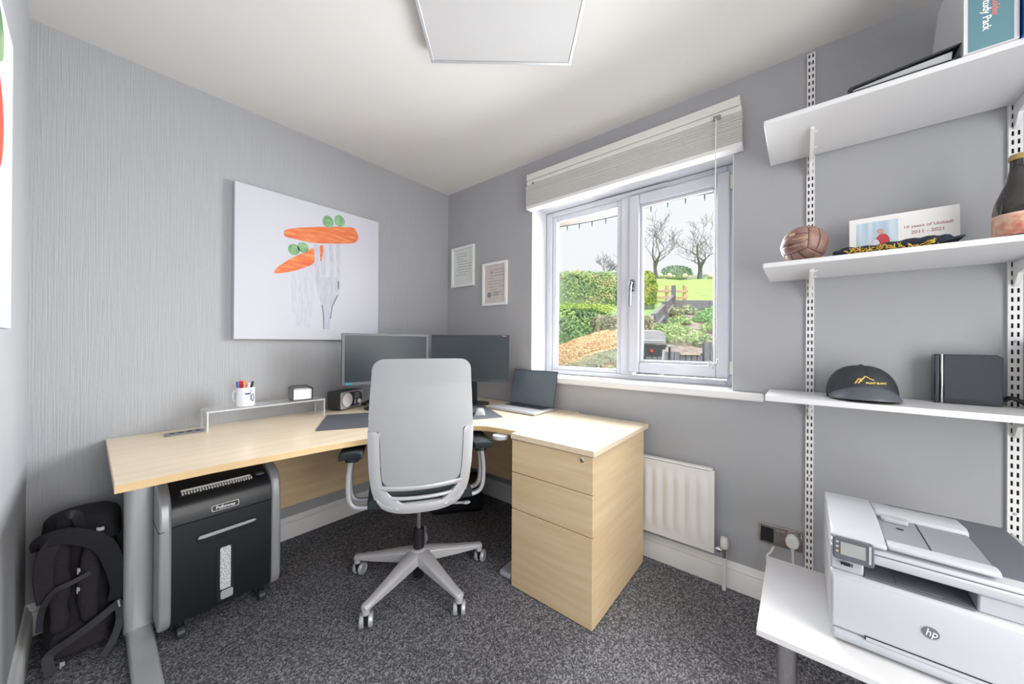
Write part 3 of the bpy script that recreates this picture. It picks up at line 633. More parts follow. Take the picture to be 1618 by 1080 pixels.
# ------------------------------------------------------------------ ceiling light panel (switched off)
e1 = Vector((.647, -.762, 0)); e2 = Vector((-.762, -.647, 0)); Lo = Vector((-1.03, -1.103, 0)); s = .622
cen = Lo + e1*s/2 + e2*s/2
Ml = frame((cen.x, cen.y, 2.42), e1, -e2)          # local z points up
lt = Thing('ceiling_light', 'square silver framed light panel hanging under the ceiling', 'ceiling light', (cen.x, cen.y, 2.42))
q = s/2; k = .014
lt.part('panel_frame', MB().box(-q, q, -q, -q+k, 0, .014, Ml).box(-q, q, q-k, q, 0, .014, Ml).box(-q, -q+k, -q+k, q-k, 0, .014, Ml).box(q-k, q, -q+k, q-k, 0, .014, Ml), M_silver, bevel=.002)
M_diff = mat('opal_light_diffuser', '#bdbcbc', .5, var=.005)
lt.part('diffuser', MB().box(-q+k, q-k, -q+k, q-k, .003, .007, Ml), M_diff, smooth=0)
lt.part('mounting_box', MB().box(-.27, .27, -.27, .27, .0142, ZC-2.42-.001, Ml), M_white, bevel=.003)

# ------------------------------------------------------------------ things on the desk
T = DZ
# clear riser
rs = Thing('acrylic_riser', 'clear acrylic riser shelf on the desk against the ribbed wall', 'riser', (-1.36, -.125, T))
rs.part('riser_top', MB().box(-1.626, -1.095, -.19, -.06, .834, .84), M_acryl, smooth=0)
for x in (-1.632, -1.101): rs.part('riser_leg', MB().box(x, x+.006, -.19, -.06, T+.0005, .8339), M_acryl, smooth=0)
rs.part('polished_edge', MB().box(-1.633, -1.094, -.1915, -.1902, .8335, .8405).box(-1.633, -1.0935, -.0598, -.0585, .8335, .8405), M_acryle, smooth=0)
for x in (-1.6325, -1.1015): rs.part('polished_edge', MB().box(x, x+.007, -.1915, -.1902, T+.0005, .8334).box(x, x+.007, -.0598, -.0585, T+.0005, .8334), M_acryle, smooth=0)
rs.part('bend_edge', MB().box(-1.6338, -1.6322, -.19, -.06, .831, .8405).box(-1.0948, -1.0932, -.19, -.06, .831, .8405), M_acryle, smooth=0)
# mug with pens
M_mug = mat('white_glazed_mug', '#efeff2', .2, var=.01); M_badge = mat('navy_mug_print', '#4d5278', .3); M_badge2 = mat('grey_mug_print', '#8f91a0', .3)
mx, my, mz = -1.468, -.128, .8405
mg = Thing('mug', 'white printed mug holding pens on the acrylic riser', 'mug', (mx, my, mz))
mg.part('mug_body', MB().lathe([(.03, 0), (.0385, .002), (.04, .01), (.04, .096), (.038, .098), (.036, .096), (.036, .008), (.001, .006)], (mx, my, mz), 32), M_mug, smooth=50)
mg.part('handle', MB().tube(smoothpath([(mx-.039*cos(.9)-.0, my+.039*sin(.9), mz+.08), (mx-.06*cos(.9), my+.06*sin(.9), mz+.075), (mx-.066*cos(.9), my+.066*sin(.9), mz+.048), (mx-.058*cos(.9), my+.058*sin(.9), mz+.024), (mx-.039*cos(.9), my+.039*sin(.9), mz+.018)]), .005, 8), M_mug)
def onmug(a, z, r=.0404): return (mx+r*cos(a), my+r*sin(a), mz+z)
def mugpatch(a0, a1, zf0, zf1, r=.0404):
    return MB().sheet(lambda u, v: onmug(a0+(a1-a0)*u, zf0(u)+(zf1(u)-zf0(u))*v, r), 10, 3)
fa = atan2(-2.24, -.53)
mg.part('printed_band', mugpatch(fa-.05, fa+.5, lambda u: .062, lambda u: .072), M_badge)
mg.part('printed_band', mugpatch(fa+.5, fa+.66, lambda u: .022+.03*abs(u-.5), lambda u: .088-.0*u), M_badge2)
mg.part('printed_ring', MB().tube([onmug(fa+.86+.16*cos(2*pi*i/16), .046+.02*sin(2*pi*i/16)) for i in range(16)], .0022, 6, True), M_badge)
mg.part('printed_band', mugpatch(fa-1.45, fa-1.2, lambda u: .06, lambda u: .072), M_badge2)
def pen(label, col, dx, dy, tx, ty, top, tip=None, r=.0045, cat='pen'):
    t = Thing('pen', label, cat, (mx+dx, my+dy, mz+.009))
    a = Vector((mx+dx, my+dy, mz+.0095)); b = Vector((mx+tx, my+ty, mz+top)); d = b-a
    t.part('barrel', MB().tube([a, a+d*.8], r, 10), mat('pen_'+col, col, .35))
    t.part('cap', MB().tube([a+d*.72, a+d*.98, b], [r+.0012, r+.0012, r*.6], 10), mat('pen_'+(tip or col), tip or col, .35))
pen('blue pen leaning left in the mug', '#3f5a9c', -.022, .004, -.034, .004, .128)
pen('red marker standing in the mug', '#d22f2b', -.012, .014, -.018, .006, .132, r=.0065)
pen('salmon coloured pen among the mug pens', '#ef7f6c', -.004, -.01, -.008, -.006, .13)
pen('orange and green pen in the mug', '#7dab55', .004, .012, .0, .006, .13, '#e79a4c')
pen('white pen leaning in the mug', '#ece9e0', .006, -.016, .013, -.008, .12)
pen('black tipped grey pen leaning right in the mug', '#8a8a8d', .008, .006, .031, -.006, .127, '#2c2c2e')
# wire memo cube
Mm = RZ((-1.2, -.118, .8405), R(-6))
me_ = Thing('memo_holder', 'small wire memo holder of white notes on the acrylic riser', 'memo holder', (-1.2, -.118, .8405), R(-6))
fr = MB()
W2_, D2_, H2_ = .05, .046, .076
for y in (-D2_, D2_): fr.tube([(-W2_, y, .004), (-W2_, y, H2_-.008), (-W2_+.008, y, H2_), (W2_-.008, y, H2_), (W2_, y, H2_-.008), (W2_, y, .004)], .0032, 6, True)
for x in (-W2_, W2_):
    for z in (.004, H2_-.006): fr.tube([(x, -D2_, z), (x, D2_, z)], .003, 6)
me_.part('wire_frame', fr, M_dgrey, local=True)
for x in (-W2_, W2_): me_.part('mesh_side', MB().box(x-.001, x+.001, -D2_, D2_, .004, H2_-.01), M_mgrey, local=True, smooth=0)
me_.part('note_block', MB().box(-W2_+.004, W2_-.004, -D2_+.004, D2_-.004, .002, .062), M_paperw, local=True, smooth=0)
# radio
ra = atan2(.09, .196)
rd = Thing('radio', 'dark boxy radio with a round white speaker on the desk', 'radio', (-.905, -.058, T), ra)
M_wood = mat('charcoal_wood_case', '#3b3b3d', .5, var=.12, vs=6, st=(1, 8, 8))
rd.part('case', MB().prism(rrect(-.108, .108, .003, .118, .012), 'y', -.042, .052), M_wood, local=True, smooth=50)
rd.part('front_panel', MB().prism(rrect(-.105, .105, .006, .115, .012), 'y', -.046, -.0425), M_lgrey, local=True, bevel=.0015)
rd.part('front_bezel', MB().prism(rrect(-.096, .096, .013, .108, .045), 'y', -.0475, -.0461), M_dgrey, local=True, bevel=.001)
spk = rd.part('speaker_cone', MB().lathe([(.001, 0), (.043, 0), (.044, .003), (.041, .005), (.03, .0035), (.001, .0045)], n=32, M=frame((-.048, -.0476, .061), (1, 0, 0), (0, 0, 1))), M_paperw, local=True)
rd.part('speaker_ring', MB().tube([(-.048+.046*cos(2*pi*i/32), -.0485, .061+.046*sin(2*pi*i/32)) for i in range(32)], .0018, 6, True), M_silver, local=True, under=spk)
rd.part('display', MB().box(.018, .064, -.0496, -.0476, .062, .1), M_mgrey, local=True, bevel=.001)
rd.part('tuning_dial', MB().lathe([(.001, 0), (.015, 0), (.015, .008), (.012, .01), (.001, .01)], n=20, M=frame((.06, -.0476, .04), (1, 0, 0), (0, 0, 1))), M_paperw, local=True, bevel=.001)
rd.part('button', MB().box(.02, .026, -.0506, -.0476, .026, .056), M_paperw, local=True, bevel=.001)
# desk mat, mouse
u1 = Vector((.867, -.498, 0)); v1 = Vector((.498, .867, 0)); a0 = Vector((-1.289, -.553, 0))
M_mat = mat('slate_desk_mat', '#55565d', .7, var=.03, vs=40)
dmc = a0+u1*.485+v1*.195
single('desk_mat', MB().prism(rrect(-.485, .485, -.195, .195, .012), 'z', T+.0004, T+.003, RZ((dmc.x, dmc.y, 0), atan2(u1.y, u1.x))), M_mat, 'long slate grey desk mat lying diagonally across the desk corner', 'desk mat', (dmc.x, dmc.y, T+.0004), bevel=.001)
ms = Thing('computer_mouse', 'silver white mouse on the right end of the desk mat', 'mouse', (-.478, -.872, T+.0032), R(-45))
ms.part('mouse_shell', MB().sheet(lambda u, v: (-.031+.062*u, -.055+.11*v, .0035+.03*max(0, (1-abs(2*u-1)**3)*(1-abs(2*v-1)**3))**.55), 14, 18, lambda u, v: (0, 0, -.003)), M_silver, local=True, smooth=60)
ms.part('mouse_wheel', MB().cyl((-.004, .03, .03), (.004, .03, .03), .006, 12), M_dgrey, local=True)
# monitors
def monitor(a, b, z0, z1, name_label, bez, silver_logo, foot):
    a = Vector((*a, 0)); b = Vector((*b, 0)); d = (b-a).normalized(); w = (b-a).length; c = (a+b)/2
    rz = atan2(d.y, d.x); t = Thing('computer_monitor', name_label, 'monitor', (c.x, c.y, T+.0005), rz)
    z0 -= T; z1 -= T; h = w/2
    scr = t.part('housing', MB().box(-h, h, .004, .03, z0, z1).prism(rrect(-h*.6, h*.6, z0+.04, z1-.05, .03), 'y', .03, .055), M_dgrey, local=True, bevel=.004)
    bw = .015
    t.part('bezel', MB().box(-h, -h+bw, -.002, .004, z0, z1).box(h-bw, h, -.002, .004, z0, z1).box(-h+bw, h-bw, -.002, .004, z1-bw, z1).box(-h+bw, h-bw, -.002, .004, z0, z0+.02), bez, local=True, bevel=.0015)
    t.part('screen', MB().box(-h+bw, h-bw, .0005, .0039, z0+.02, z1-bw), M_screen2, local=True, smooth=0)
    if silver_logo:
        t.part('logo', MB().box(h-.05, h-.025, -.0027, -.002, z1-.0095, z1-.0055), M_lgrey, local=True, smooth=0)
        for i in range(6): t.part('menu_button', MB().box(h-.13+.018*i, h-.122+.018*i, -.003, -.002, z0+.008, z0+.011), M_mgrey, local=True, smooth=0)
    else:
        M_sticker = mat('teal_sticker', '#3c9aa6', .4)
        t.part('sticker', MB().box(-h+.02, -h+.06, -.0027, -.002, z0+.004, z0+.016), M_sticker, local=True, smooth=0)
    t.part('stand_neck', MB().box(-.04, .04, .056, .075, .012, (z0+z1)/2-0).box(-.03, .03, .03, .06, (z0+z1)/2-.05, (z0+z1)/2), M_black, local=True, bevel=.004)
    t.part('stand_foot', MB().prism([(.125*cos(2*pi*i/32), .085+.08*sin(2*pi*i/32)) for i in range(32)], 'z', 0, .012), M_black, local=True, bevel=.003)
monitor((-1.026, -.252), (-.512, -.408), .913, 1.231, 'grey edged monitor under the carrot canvas, left of the pair', M_bezel, False, None)
monitor((-.497, -.424), (-.155, -.837), .911, 1.231, 'black edged monitor nearest the window, right of the pair', M_dgrey, True, None)
# laptop
LX, LY0, LY1 = -.09, -1.155, -.783
lp = Thing('laptop', 'open silver laptop with a dark screen below the window sill', 'laptop', (-.2, (LY0+LY1)/2, T+.0006))
lp.part('base', MB().box(-.305, LX, LY0, LY1, T+.001, T+.016), M_silver, bevel=.005)
kb = lp.part('keyboard_deck', MB().box(-.185, -.1, LY0+.025, LY1-.025, T+.0161, T+.0166), M_mgrey, smooth=0)
mb = MB()
for r in range(5):
    for c in range(14):
        y = LY0+.03+c*.0223; x = -.182+r*.0162; mb.box(x, x+.0135, y, y+.019, T+.0166, T+.0182)
lp.part('keys', mb, M_dgrey, under=kb, smooth=0, kind='stuff')
lp.part('trackpad', MB().box(-.285, -.205, -1.02, -.91, T+.0161, T+.0166), M_lgrey, smooth=0)
Mls = Matrix.Translation((LX-.004, 0, T+.014)) @ Matrix.Rotation(R(13), 4, 'Y')
lp.part('lid', MB().box(0, .006, LY0+.002, LY1-.002, .0, .242, Mls), M_dgrey, bevel=.003)
lp.part('display', MB().box(-.0012, -.0001, LY0+.007, LY1-.007, .008, .236, Mls), M_screen, smooth=0)
lp.part('hinge', MB().cyl((LX-.003, LY0+.05, T+.016), (LX-.003, LY1-.05, T+.016), .005, 10), M_dgrey)
# black box on the carpet under the desk corner
bx = Thing('floor_box', 'low black box on the carpet under the desk corner behind the chair', 'box', (-.3, -.47, 0), R(-38))
bx.part('box_body', MB().box(-.17, .17, -.12, .12, .012, .2), M_black, local=True, bevel=.015, seg=3)
bx.part('base_strip', MB().box(-.165, .165, -.122, .12, .001, .011), M_dgrey, local=True, bevel=.002)
single('cable_coil', MB().tube(smoothpath([(-.8, -.06, T+.012), (-.79, -.08, T+.02), (-.76, -.075, T+.03), (-.75, -.05, T+.02), (-.77, -.035, T+.01), (-.79, -.05, T+.012), (-.785, -.085, T+.008)], 6), .008, 8), M_black, 'black cable bunched on the desk beside the radio', 'cable', (-.78, -.06, T))

# ------------------------------------------------------------------ twin slot shelving
def upright(yc, label, w=.027):
    mb = MB(); x = -.0125; z0, z1 = .02, 2.44
    ys = [yc-w/2, yc-.0088, yc-.0036, yc+.0036, yc+.0088, yc+w/2]
    zs = [z0]; z = z0+.01
    while z+.02 < z1: zs += [z, z+.016]; z += .0295
    zs.append(z1); v = [(x, y, z) for z in zs for y in ys]; f = []
    for j in range(len(zs)-1):
        for i in range(5):
            if j % 2 == 1 and i in (1, 3) and j < len(zs)-2: continue
            f.append((j*6+i, j*6+i+1, (j+1)*6+i+1, (j+1)*6+i))
    mb.add(v, f)
    for y in (ys[0], ys[-1]): mb.add([(x, y, z0), (-.0005, y, z0), (-.0005, y, z1), (x, y, z1)], [(0, 1, 2, 3)])
    mb.add([(x, ys[0], z1), (-.0005, ys[0], z1), (-.0005, ys[-1], z1), (x, ys[-1], z1)], [(0, 1, 2, 3)])
    for a, b in ((1, 2), (3, 4)):                      # returned edges give each slot its depth
        for y in (ys[a], ys[b]): mb.add([(x, y, z0), (x+.0025, y, z0), (x+.0025, y, z1), (x, y, z1)], [(0, 1, 2, 3)])
    t = Thing('shelf_upright', label, 'shelf rail', (-.006, yc, z0))
    t.part('slotted_channel', mb, M_metalw, smooth=0)
    t.part('slot_shade_plate', MB().box(-.0015, -.0006, yc-w/2+.001, yc+w/2-.001, z0, z1), M_dgrey, smooth=0)  # added dark plate that makes the slots read as shaded
    for zz in (2.4, 1.72, 1.2, .62): t.part('screw', MB().lathe([(.0001, .002), (.004, .001), (.005, 0)], n=10, M=frame((-.0127, yc, zz-.0055), (0, -1, 0), (0, 0, 1))), M_lgrey)
Y1, Y2 = -2.4065, -2.9325
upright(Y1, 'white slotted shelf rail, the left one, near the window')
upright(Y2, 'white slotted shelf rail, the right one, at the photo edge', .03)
def shelf(zt, depth, th, label, dr):
    t = Thing('wall_shelf', label, 'shelf', (-depth/2, -2.72, zt))
    t.part('shelf_board', MB().box(-depth, -.014, -3.22, -2.266, zt-th, zt), M_white, bevel=.002)
    for y in (Y1, Y2):
        zb = zt-th
        b = t.part('bracket', MB().prism([(-.0135, zb-.001), (-depth*dr, zb-.001), (-depth*dr, zb-.012), (-depth*dr+.02, zb-.018), (-.05, zb-.042), (-.03, zb-.075), (-.0135, zb-.085)], 'y', y-.0062, y+.0062), M_metalw, bevel=.0015)
        for q in (.25, .6): t.part('bracket_lug', MB().box(-depth*q-.008, -depth*q+.008, y-.018, y-.0064, zb-.006, zb-.001), M_metalw, under=b, bevel=.001)
shelf(2.012, .396, .018, 'deep white shelf nearest the ceiling, holding files', .72)
shelf(1.481, .396, .018, 'deep white shelf at eye level, holding the ball and bottle', .72)
shelf(.976, .275, .022, 'narrow white shelf level with the window sill, holding the cap', .7)

# --- top shelf
t = Thing('document_folder', 'black zip folder of papers lying on the top shelf', 'folder', (-.25, -2.61, 2.0125))
Z = 2.0125
t.part('bottom_cover', MB().prism([(-2.497, Z), (-2.731, Z), (-2.731, Z+.007), (-2.5, Z+.006)], 'x', -.39, -.09), M_black, bevel=.001)
t.part('page_block', MB().prism([(-2.505, Z+.0072), (-2.715, Z+.0072), (-2.717, Z+.033), (-2.6, Z+.024), (-2.507, Z+.014)], 'x', -.382, -.1), M_lgrey, smooth=0)
t.part('top_cover', MB().prism([(-2.497, Z+.0072), (-2.4935, Z+.016), (-2.5, Z+.021), (-2.6, Z+.031), (-2.7315, Z+.046), (-2.7315, Z+.041), (-2.6, Z+.0265), (-2.505, Z+.0165), (-2.503, Z+.0072)], 'x', -.392, -.09), M_black, bevel=.001)
t = Thing('magazine_file', 'white magazine file with a teal printed spine on the top shelf', 'file', (-.22, -2.78, Z))
prof = [(-.398, Z), (-.02, Z), (-.02, Z+.1), (-.16, Z+.3), (-.398, Z+.3)]
t.part('side_panel', MB().prism(prof, 'y', -2.736, -2.733), M_white, smooth=0); t.part('side_panel', MB().prism(prof, 'y', -2.828, -2.825), M_white, smooth=0)
t.part('spine', MB().box(-.402, -.3981, -2.828, -2.733, Z, Z+.3), M_white, smooth=0)
t.part('base_panel', MB().box(-.398, -.02, -2.8249, -2.7361, Z, Z+.003), M_white, smooth=0)
M_teal = mat('teal_label', '#5f8791', .5, var=.03); M_coral = mat('coral_lettering', '#d8857c', .5)
lb = t.part('spine_label', MB().box(-.4028, -.4021, -2.819, -2.741, Z+.002, Z+.298), M_teal, smooth=0)
def vtxt(y, z, s, size, m):        # lettering that reads downwards and ends at height z
    M = Matrix(((0, 0, -1, -.4032), (0, -1, 0, y), (-1, 0, 0, z), (0, 0, 0, 1)))
    mesh_obj('lettering', MB().text(s, size, M, .0004, bold=.0003, align='RIGHT'), m, lb, inv=t.inv, smooth=0)
vtxt(-2.773, Z+.05, 'PC Study Pack', .0215, M_paperw)
vtxt(-2.788, Z+.083, 'ct Holder', .0185, M_coral)
t.part('papers', MB().box(-.39, -.05, -2.818, -2.742, Z+.0032, Z+.1), M_paperw, smooth=0)
M_blue = mat('bright_blue_binder', '#0b5fb0', .4, var=.03)
t = Thing('ring_binder', 'bright blue binder at the right end of the top shelf', 'binder', (-.22, -2.862, Z))
t.part('cover', MB().box(-.41, -.1, -2.836, -2.832, Z, Z+.31), M_blue, bevel=.001)
t.part('cover', MB().box(-.41, -.1, -2.892, -2.888, Z, Z+.31), M_blue, bevel=.001)
t.part('cover_spine', MB().box(-.4125, -.4101, -2.892, -2.832, Z, Z+.31), M_blue, bevel=.001)
t.part('pages', MB().box(-.4, -.105, -2.887, -2.837, Z+.006, Z+.29), M_paperw, smooth=0)

# --- middle shelf
Z = 1.4815
# leather ball of 18 stitched panels
M_leather = mat('worn_brown_leather', '#8d6a60', .48, vs=16, ramp=[(.3, '#6d4e47'), (.55, '#94746a'), (.75, '#b09080')], bump=.2, bs=120, bd=.001)
M_gold = mat('faded_gold_print', '#d9b98f', .5); M_seam = mat('dark_leather_seam', '#3c2a27', .8)
Rb = .07; bc = Vector((-.29, -2.383, Z+Rb)); rot = Matrix.Rotation(R(-35), 3, 'Z') @ Matrix.Rotation(R(14), 3, 'Y') @ Matrix.Rotation(R(-8), 3, 'X')
bt = Thing('football', 'vintage brown leather ball on the left end of the middle shelf', 'ball', (bc.x, bc.y, Z))
bt.part('ball_core', MB().ball(bc, Rb-.0022, n=28, m=18), M_seam, smooth=180)
faces = [((-1,0,0),(0,-1,0),(0,0,1)), ((1,0,0),(0,0,1),(0,1,0)), ((0,1,0),(1,0,0),(0,0,1)), ((0,-1,0),(0,0,1),(-1,0,0)), ((0,0,1),(0,1,0),(1,0,0)), ((0,0,-1),(1,0,0),(0,-1,0))]
for nrm, ax, bx_ in faces:
    nrm, ax, bx_ = Vector(nrm), Vector(ax), Vector(bx_)
    for k in range(3):
        g = .05; b0, b1 = -1+2*k/3, -1+2*(k+1)/3
        def pf_(u, v, lift=0):
            a_ = (-1+.5*g)+(2-g)*u; b_ = (b0+.5*g)+(b1-b0-g)*v
            d = (nrm + ax*math.tan(a_*pi/4) + bx_*math.tan(b_*pi/4)).normalized()
            e = min(u, 1-u, (v)*.4, (1-v)*.4); r = Rb-.0022+.0026*min(1, e/.05)**.6
            return bc + rot @ (d*(r+lift))
        bt.part('leather_panel', MB().sheet(pf_, 12, 8), M_leather, smooth=180)
def onball(x, z, r=Rb+.0006):
    y = sqrt(max(1e-6, 1-x*x-z*z)); d = Vector((-y, -x, z)); d = Matrix.Rotation(R(-4), 3, 'Z') @ d; return bc+d*r
mb = MB()
for x0, x1, z0, a, n in ((-.42, .2, .2, .035, 7), (-.5, .12, .05, .012, 11), (-.55, .2, -.16, .012, 13)):
    P = [onball(x0+(x1-x0)*i/(n*4), z0+.04*(x0+(x1-x0)*i/(n*4))+a*sin(i*pi/2*.9)) for i in range(n*4+1)]
    mb.tube(P, .0008 if a > .02 else .0006, 4)
mb.sheet(lambda u, v: onball(-.55+.25*u, .42+.13*v), 6, 4)
bt.part('faded_print', mb, M_gold, smooth=0)
# card
ct = Thing('anniversary_card', 'white landscape photo card leaning behind the scarf', 'card', (-.1, -2.66, Z))
Mc = Matrix.Translation((-.1, 0, Z+.0006)) @ Matrix.Rotation(R(4), 4, 'Y')
ct.part('card_sheet', MB().box(0, .003, -2.797, -2.522, 0, .187, Mc), M_paperw, smooth=0)
M_photo = mat('blurred_pale_blue_photo', '#b9cfe0', .5, vs=5, st=(1, 12, 1), ramp=[(.3, '#a9c3d8'), (.7, '#d2e0ea')])
ph_ = ct.part('photo_print', MB().box(-.0006, -.0001, -2.652, -2.542, .012, .168, Mc), M_photo, smooth=0)
M_fr = mat('red_shirt_print', '#c8454c', .6); M_fs = mat('skin_print', '#c9a394', .6); M_fb = mat('pale_shorts_print', '#d8dbe4', .6)
def fl(pts, m, nm, x=-.0009): ct.part(nm, MB().prism(pts, 'x', x-.0003, x, Mc), m, under=ph_, smooth=0)
fl([(-2.612+.019*cos(2*pi*i/16), .088+.03*sin(2*pi*i/16)) for i in range(16)], M_fr, 'figure_print')
fl([(-2.607+.009*cos(2*pi*i/14), .128+.011*sin(2*pi*i/14)) for i in range(14)], M_fs, 'figure_print')
fl([(-2.594+.011*cos(2*pi*i/14), .075+.024*sin(2*pi*i/14)) for i in range(14)], M_fb, 'figure_print', -.0013)
M_redt = mat('red_brown_lettering', '#b0707a', .6)
Mtx = Mc @ frame((-.0003, -2.724, .13), (0, -1, 0), (0, 0, 1))
mb = MB().text('10 years of United!', .0152, Mtx, .0005, bold=.0002).text('2011 - 2021', .0165, Mtx @ Matrix.Translation((0, -.022, 0)), .0005, bold=.0002)
ct.part('lettering', mb, M_redt, smooth=0)
# scarf
M_navy = mat('navy_knit', '#2b3240', .9, var=.15, vs=120, bump=.6, bs=400, bd=.002); M_yel = mat('yellow_wool_fringe', '#e3c04f', .9, var=.12, vs=90)
M_greyk = mat('grey_wool_cord', '#8f949c', .9, var=.12, vs=120, bump=.4, bs=400, bd=.001)
st = Thing('knitted_scarf', 'folded navy scarf with yellow fringe in front of the card', 'scarf', (-.24, -2.6, Z))
ax = smoothpath([(-.3, -2.465, Z+.022), (-.29, -2.5, Z+.026), (-.27, -2.56, Z+.028), (-.25, -2.63, Z+.037), (-.235, -2.69, Z+.043), (-.225, -2.735, Z+.043), (-.222, -2.755, Z+.04)], 6)
n_ = len(ax)
st.part('scarf_fold', MB().tube([(p.x, p.y, p.z+.002*sin(i*1.3)) for i, p in enumerate(ax)], [.007+.012*min(1, i/5)*(1 if i < n_-5 else (n_-i)/6) for i in range(n_)], 14, flat=.8, up=(0, 0, 1)), M_navy, smooth=80)
st.part('scarf_fold', MB().sheet(lambda u, v: (-.345+.12*v-.01*sin(9*u), -2.49-.26*u, Z+.006+.018*u+.004*sin(14*u+3*v)), 30, 6, lambda u, v: (0, 0, -.0055-.014*u*0)), M_navy, smooth=80)
mb = MB()
for i in range(70):
    y = -2.5-.2*random.random(); x = -.352+random.uniform(-.006, .012); z = Z+random.uniform(.006, .016)
    p = Vector((x, y, z)); d = Vector((-.02*random.random()-.004, random.uniform(-.016, .016), random.uniform(-.006, .012)))
    q = p+d; q.z = max(q.z, Z+.0022); mb.tube([p, p+d*.5+Vector((0, 0, .003)), q], [.0015, .0018, .001], 5)
st.part('yellow_fringe', mb, M_yel, kind='stuff', smooth=80)
mb = MB(); P = smoothpath([(-.26, -2.71, Z+.011), (-.265, -2.77, Z+.014), (-.25, -2.82, Z+.016), (-.2, -2.86, Z+.012)], 7)
for i, p in enumerate(P):
    for s_ in (-1, 1): mb.ball((p.x+s_*.005, p.y, p.z), .0075, .009, .0085, 8, 6)
single('braided_cord', mb, M_greyk, 'grey braided wool cord trailing from the scarf to the bottle', 'cord', (-.25, -2.77, Z), smooth=80)
# bottle
M_bot = mat('dark_brown_glass', '#191310', .06, var=.05, spec=.7, coat=.5); M_lab = mat('salmon_bottle_label', '#d79d86', .55, vs=26, ramp=[(.3, '#b5523f'), (.5, '#d9a48b'), (.68, '#e9d5c3')])
M_foil = mat('gold_foil', '#b59a5e', .3, metal=.6)
by = -2.887; bxx = -.2
bo = Thing('glass_bottle', 'dark brown glass bottle with a salmon label on the middle shelf', 'bottle', (bxx, by, Z))
bo.part('bottle_glass', MB().lathe([(.001, 0), (.045, 0), (.05, .006), (.0505, .11), (.047, .135), (.036, .17), (.025, .2), (.0195, .235), (.0185, .262), (.0205, .264), (.0205, .272), (.018, .276), (.001, .276)], (bxx, by, Z), 40), M_bot, smooth=50)
lbb = bo.part('bottle_label', MB().lathe([(.0508, .03), (.0512, .031), (.0512, .096), (.0508, .097)], (bxx, by, Z), 40), M_lab, smooth=60)
bo.part('label_border', MB().lathe([(.0513, .088), (.0516, .0885), (.0516, .0965), (.0513, .097)], (bxx, by, Z), 40), mat('pale_label_border', '#e8c0ab', .5), under=lbb, smooth=60)
bo.part('bottle_cap', MB().lathe([(.0212, .262), (.0215, .272), (.019, .279), (.001, .28)], (bxx, by, Z), 24), M_foil, smooth=40)

# --- lower shelf
Z = .9765
M_cap = mat('black_cotton_twill', '#2f3237', .6, var=.1, vs=40, bump=.15, bs=700, bd=.0005)
cc = Vector((-.125, -2.552, Z+.012)); ca_ = R(6)
cp = Thing('baseball_cap', 'black baseball cap with gold stitching on the narrow shelf', 'cap', (cc.x, cc.y, Z))
CX, CY, CZ = .095, .098, .112
Rc = Matrix.Rotation(ca_, 3, 'Z')
def crown(az, el, off=0.):      # az 0 = front (-x)
    sup = cos(el)**.8
    d = Vector((-CX*cos(az)*sup*(1.06 if cos(az) > 0 else 1), -CY*sin(az)*sup, CZ*sin(el)**.95 if el > 0 else 0))
    if off: d += d.normalized()*off
    return cc + Rc @ d
for k in range(6):
    a0_ = 2*pi*k/6
    cp.part('crown_panel', MB().sheet(lambda u, v: crown(a0_+(2*pi/6)*(.004+.992*u), (pi/2-.02)*v, .0016*min(1, min(u, 1-u)/.06)), 8, 12, lambda u, v: (cc-crown(a0_+(2*pi/6)*u, (pi/2-.02)*v))*.03), M_cap, smooth=60)
cp.part('crown_lining', MB().sheet(lambda u, v: crown(2*pi*u, (pi/2-.03)*v, -.005), 36, 12), M_blackm, smooth=80)
cp.part('top_button', MB().ball(cc+Vector((0, 0, CZ+.001)), .008, .008, .004, 12, 6), M_cap)
cp.part('sweatband', MB().sheet(lambda u, v: crown(2*pi*u, .0, -.001)+Vector((0, 0, .001+.012*v-.012)), 36, 1, lambda u, v: (0, 0, 0.0001)), M_cap, smooth=80)
def cel(z): return math.asin(min(1, max(0, z/CZ))**(1/.95))
def brim(u, v):
    az = R(-76)+R(152)*u; h = .004+.046*sin(pi*u)**.9; base = crown(az, cel(h), .0015); e = sin(pi*u)**.7
    d = Rc @ Vector((-1, -.25*sin(az), 0)); p = base + d*(.06*v*e); p.z = cc.z-.008+h - .042*v*e*(.4+.6*v) + .002; p.z = max(p.z, Z+.0036); return p
cp.part('brim', MB().sheet(brim, 28, 10, lambda u, v: (0, 0, -.0032)), mat('brim_sheen_grey', '#5a5f66', .4, var=.05, vs=60), smooth=60)  # window sheen painted in: a lighter grey than the black crown
M_goldt = mat('gold_embroidery', '#e5c765', .5, var=.1, vs=300)
def oncap(x, z):
    el = cel(z); return crown(math.asin(max(-.99, min(.99, x/(CY*cos(el)**.8)))), el, .0034)
mb = MB()
tm = MB().text('MONT BLANC', .0085, Matrix.Identity(4), 0., bold=.0003)
mb.add([oncap(p[0]+.022, p[1]+.053) for p in tm.v], tm.f)
def cline(pts, w):
    P = smoothpath([(a*.85-.004, b*.9+.004, 0) for a, b in pts], 3)
    for a, b in zip(P, P[1:]):
        d = (b-a); n = Vector((-d.y, d.x, 0)).normalized()*w/2
        mb.add([oncap(a.x-n.x, a.y-n.y), oncap(b.x-n.x, b.y-n.y), oncap(b.x+n.x, b.y+n.y), oncap(a.x+n.x, a.y+n.y)], [(0, 1, 2, 3)])
cline([(-.033, .05), (-.022, .068), (-.018, .07)], .0035); cline([(-.024, .052), (-.012, .066), (-.002, .078), (.002, .079)], .0035)
cline([(.002, .079), (.012, .071), (.024, .065)], .0025); cline([(-.014, .071), (-.018, .062), (-.012, .06)], .0025)
cp.part('embroidery', mb, M_goldt, smooth=0)
M_pbl = mat('gloss_black_console', '#2b2e36', .08, var=.03, coat=.6)
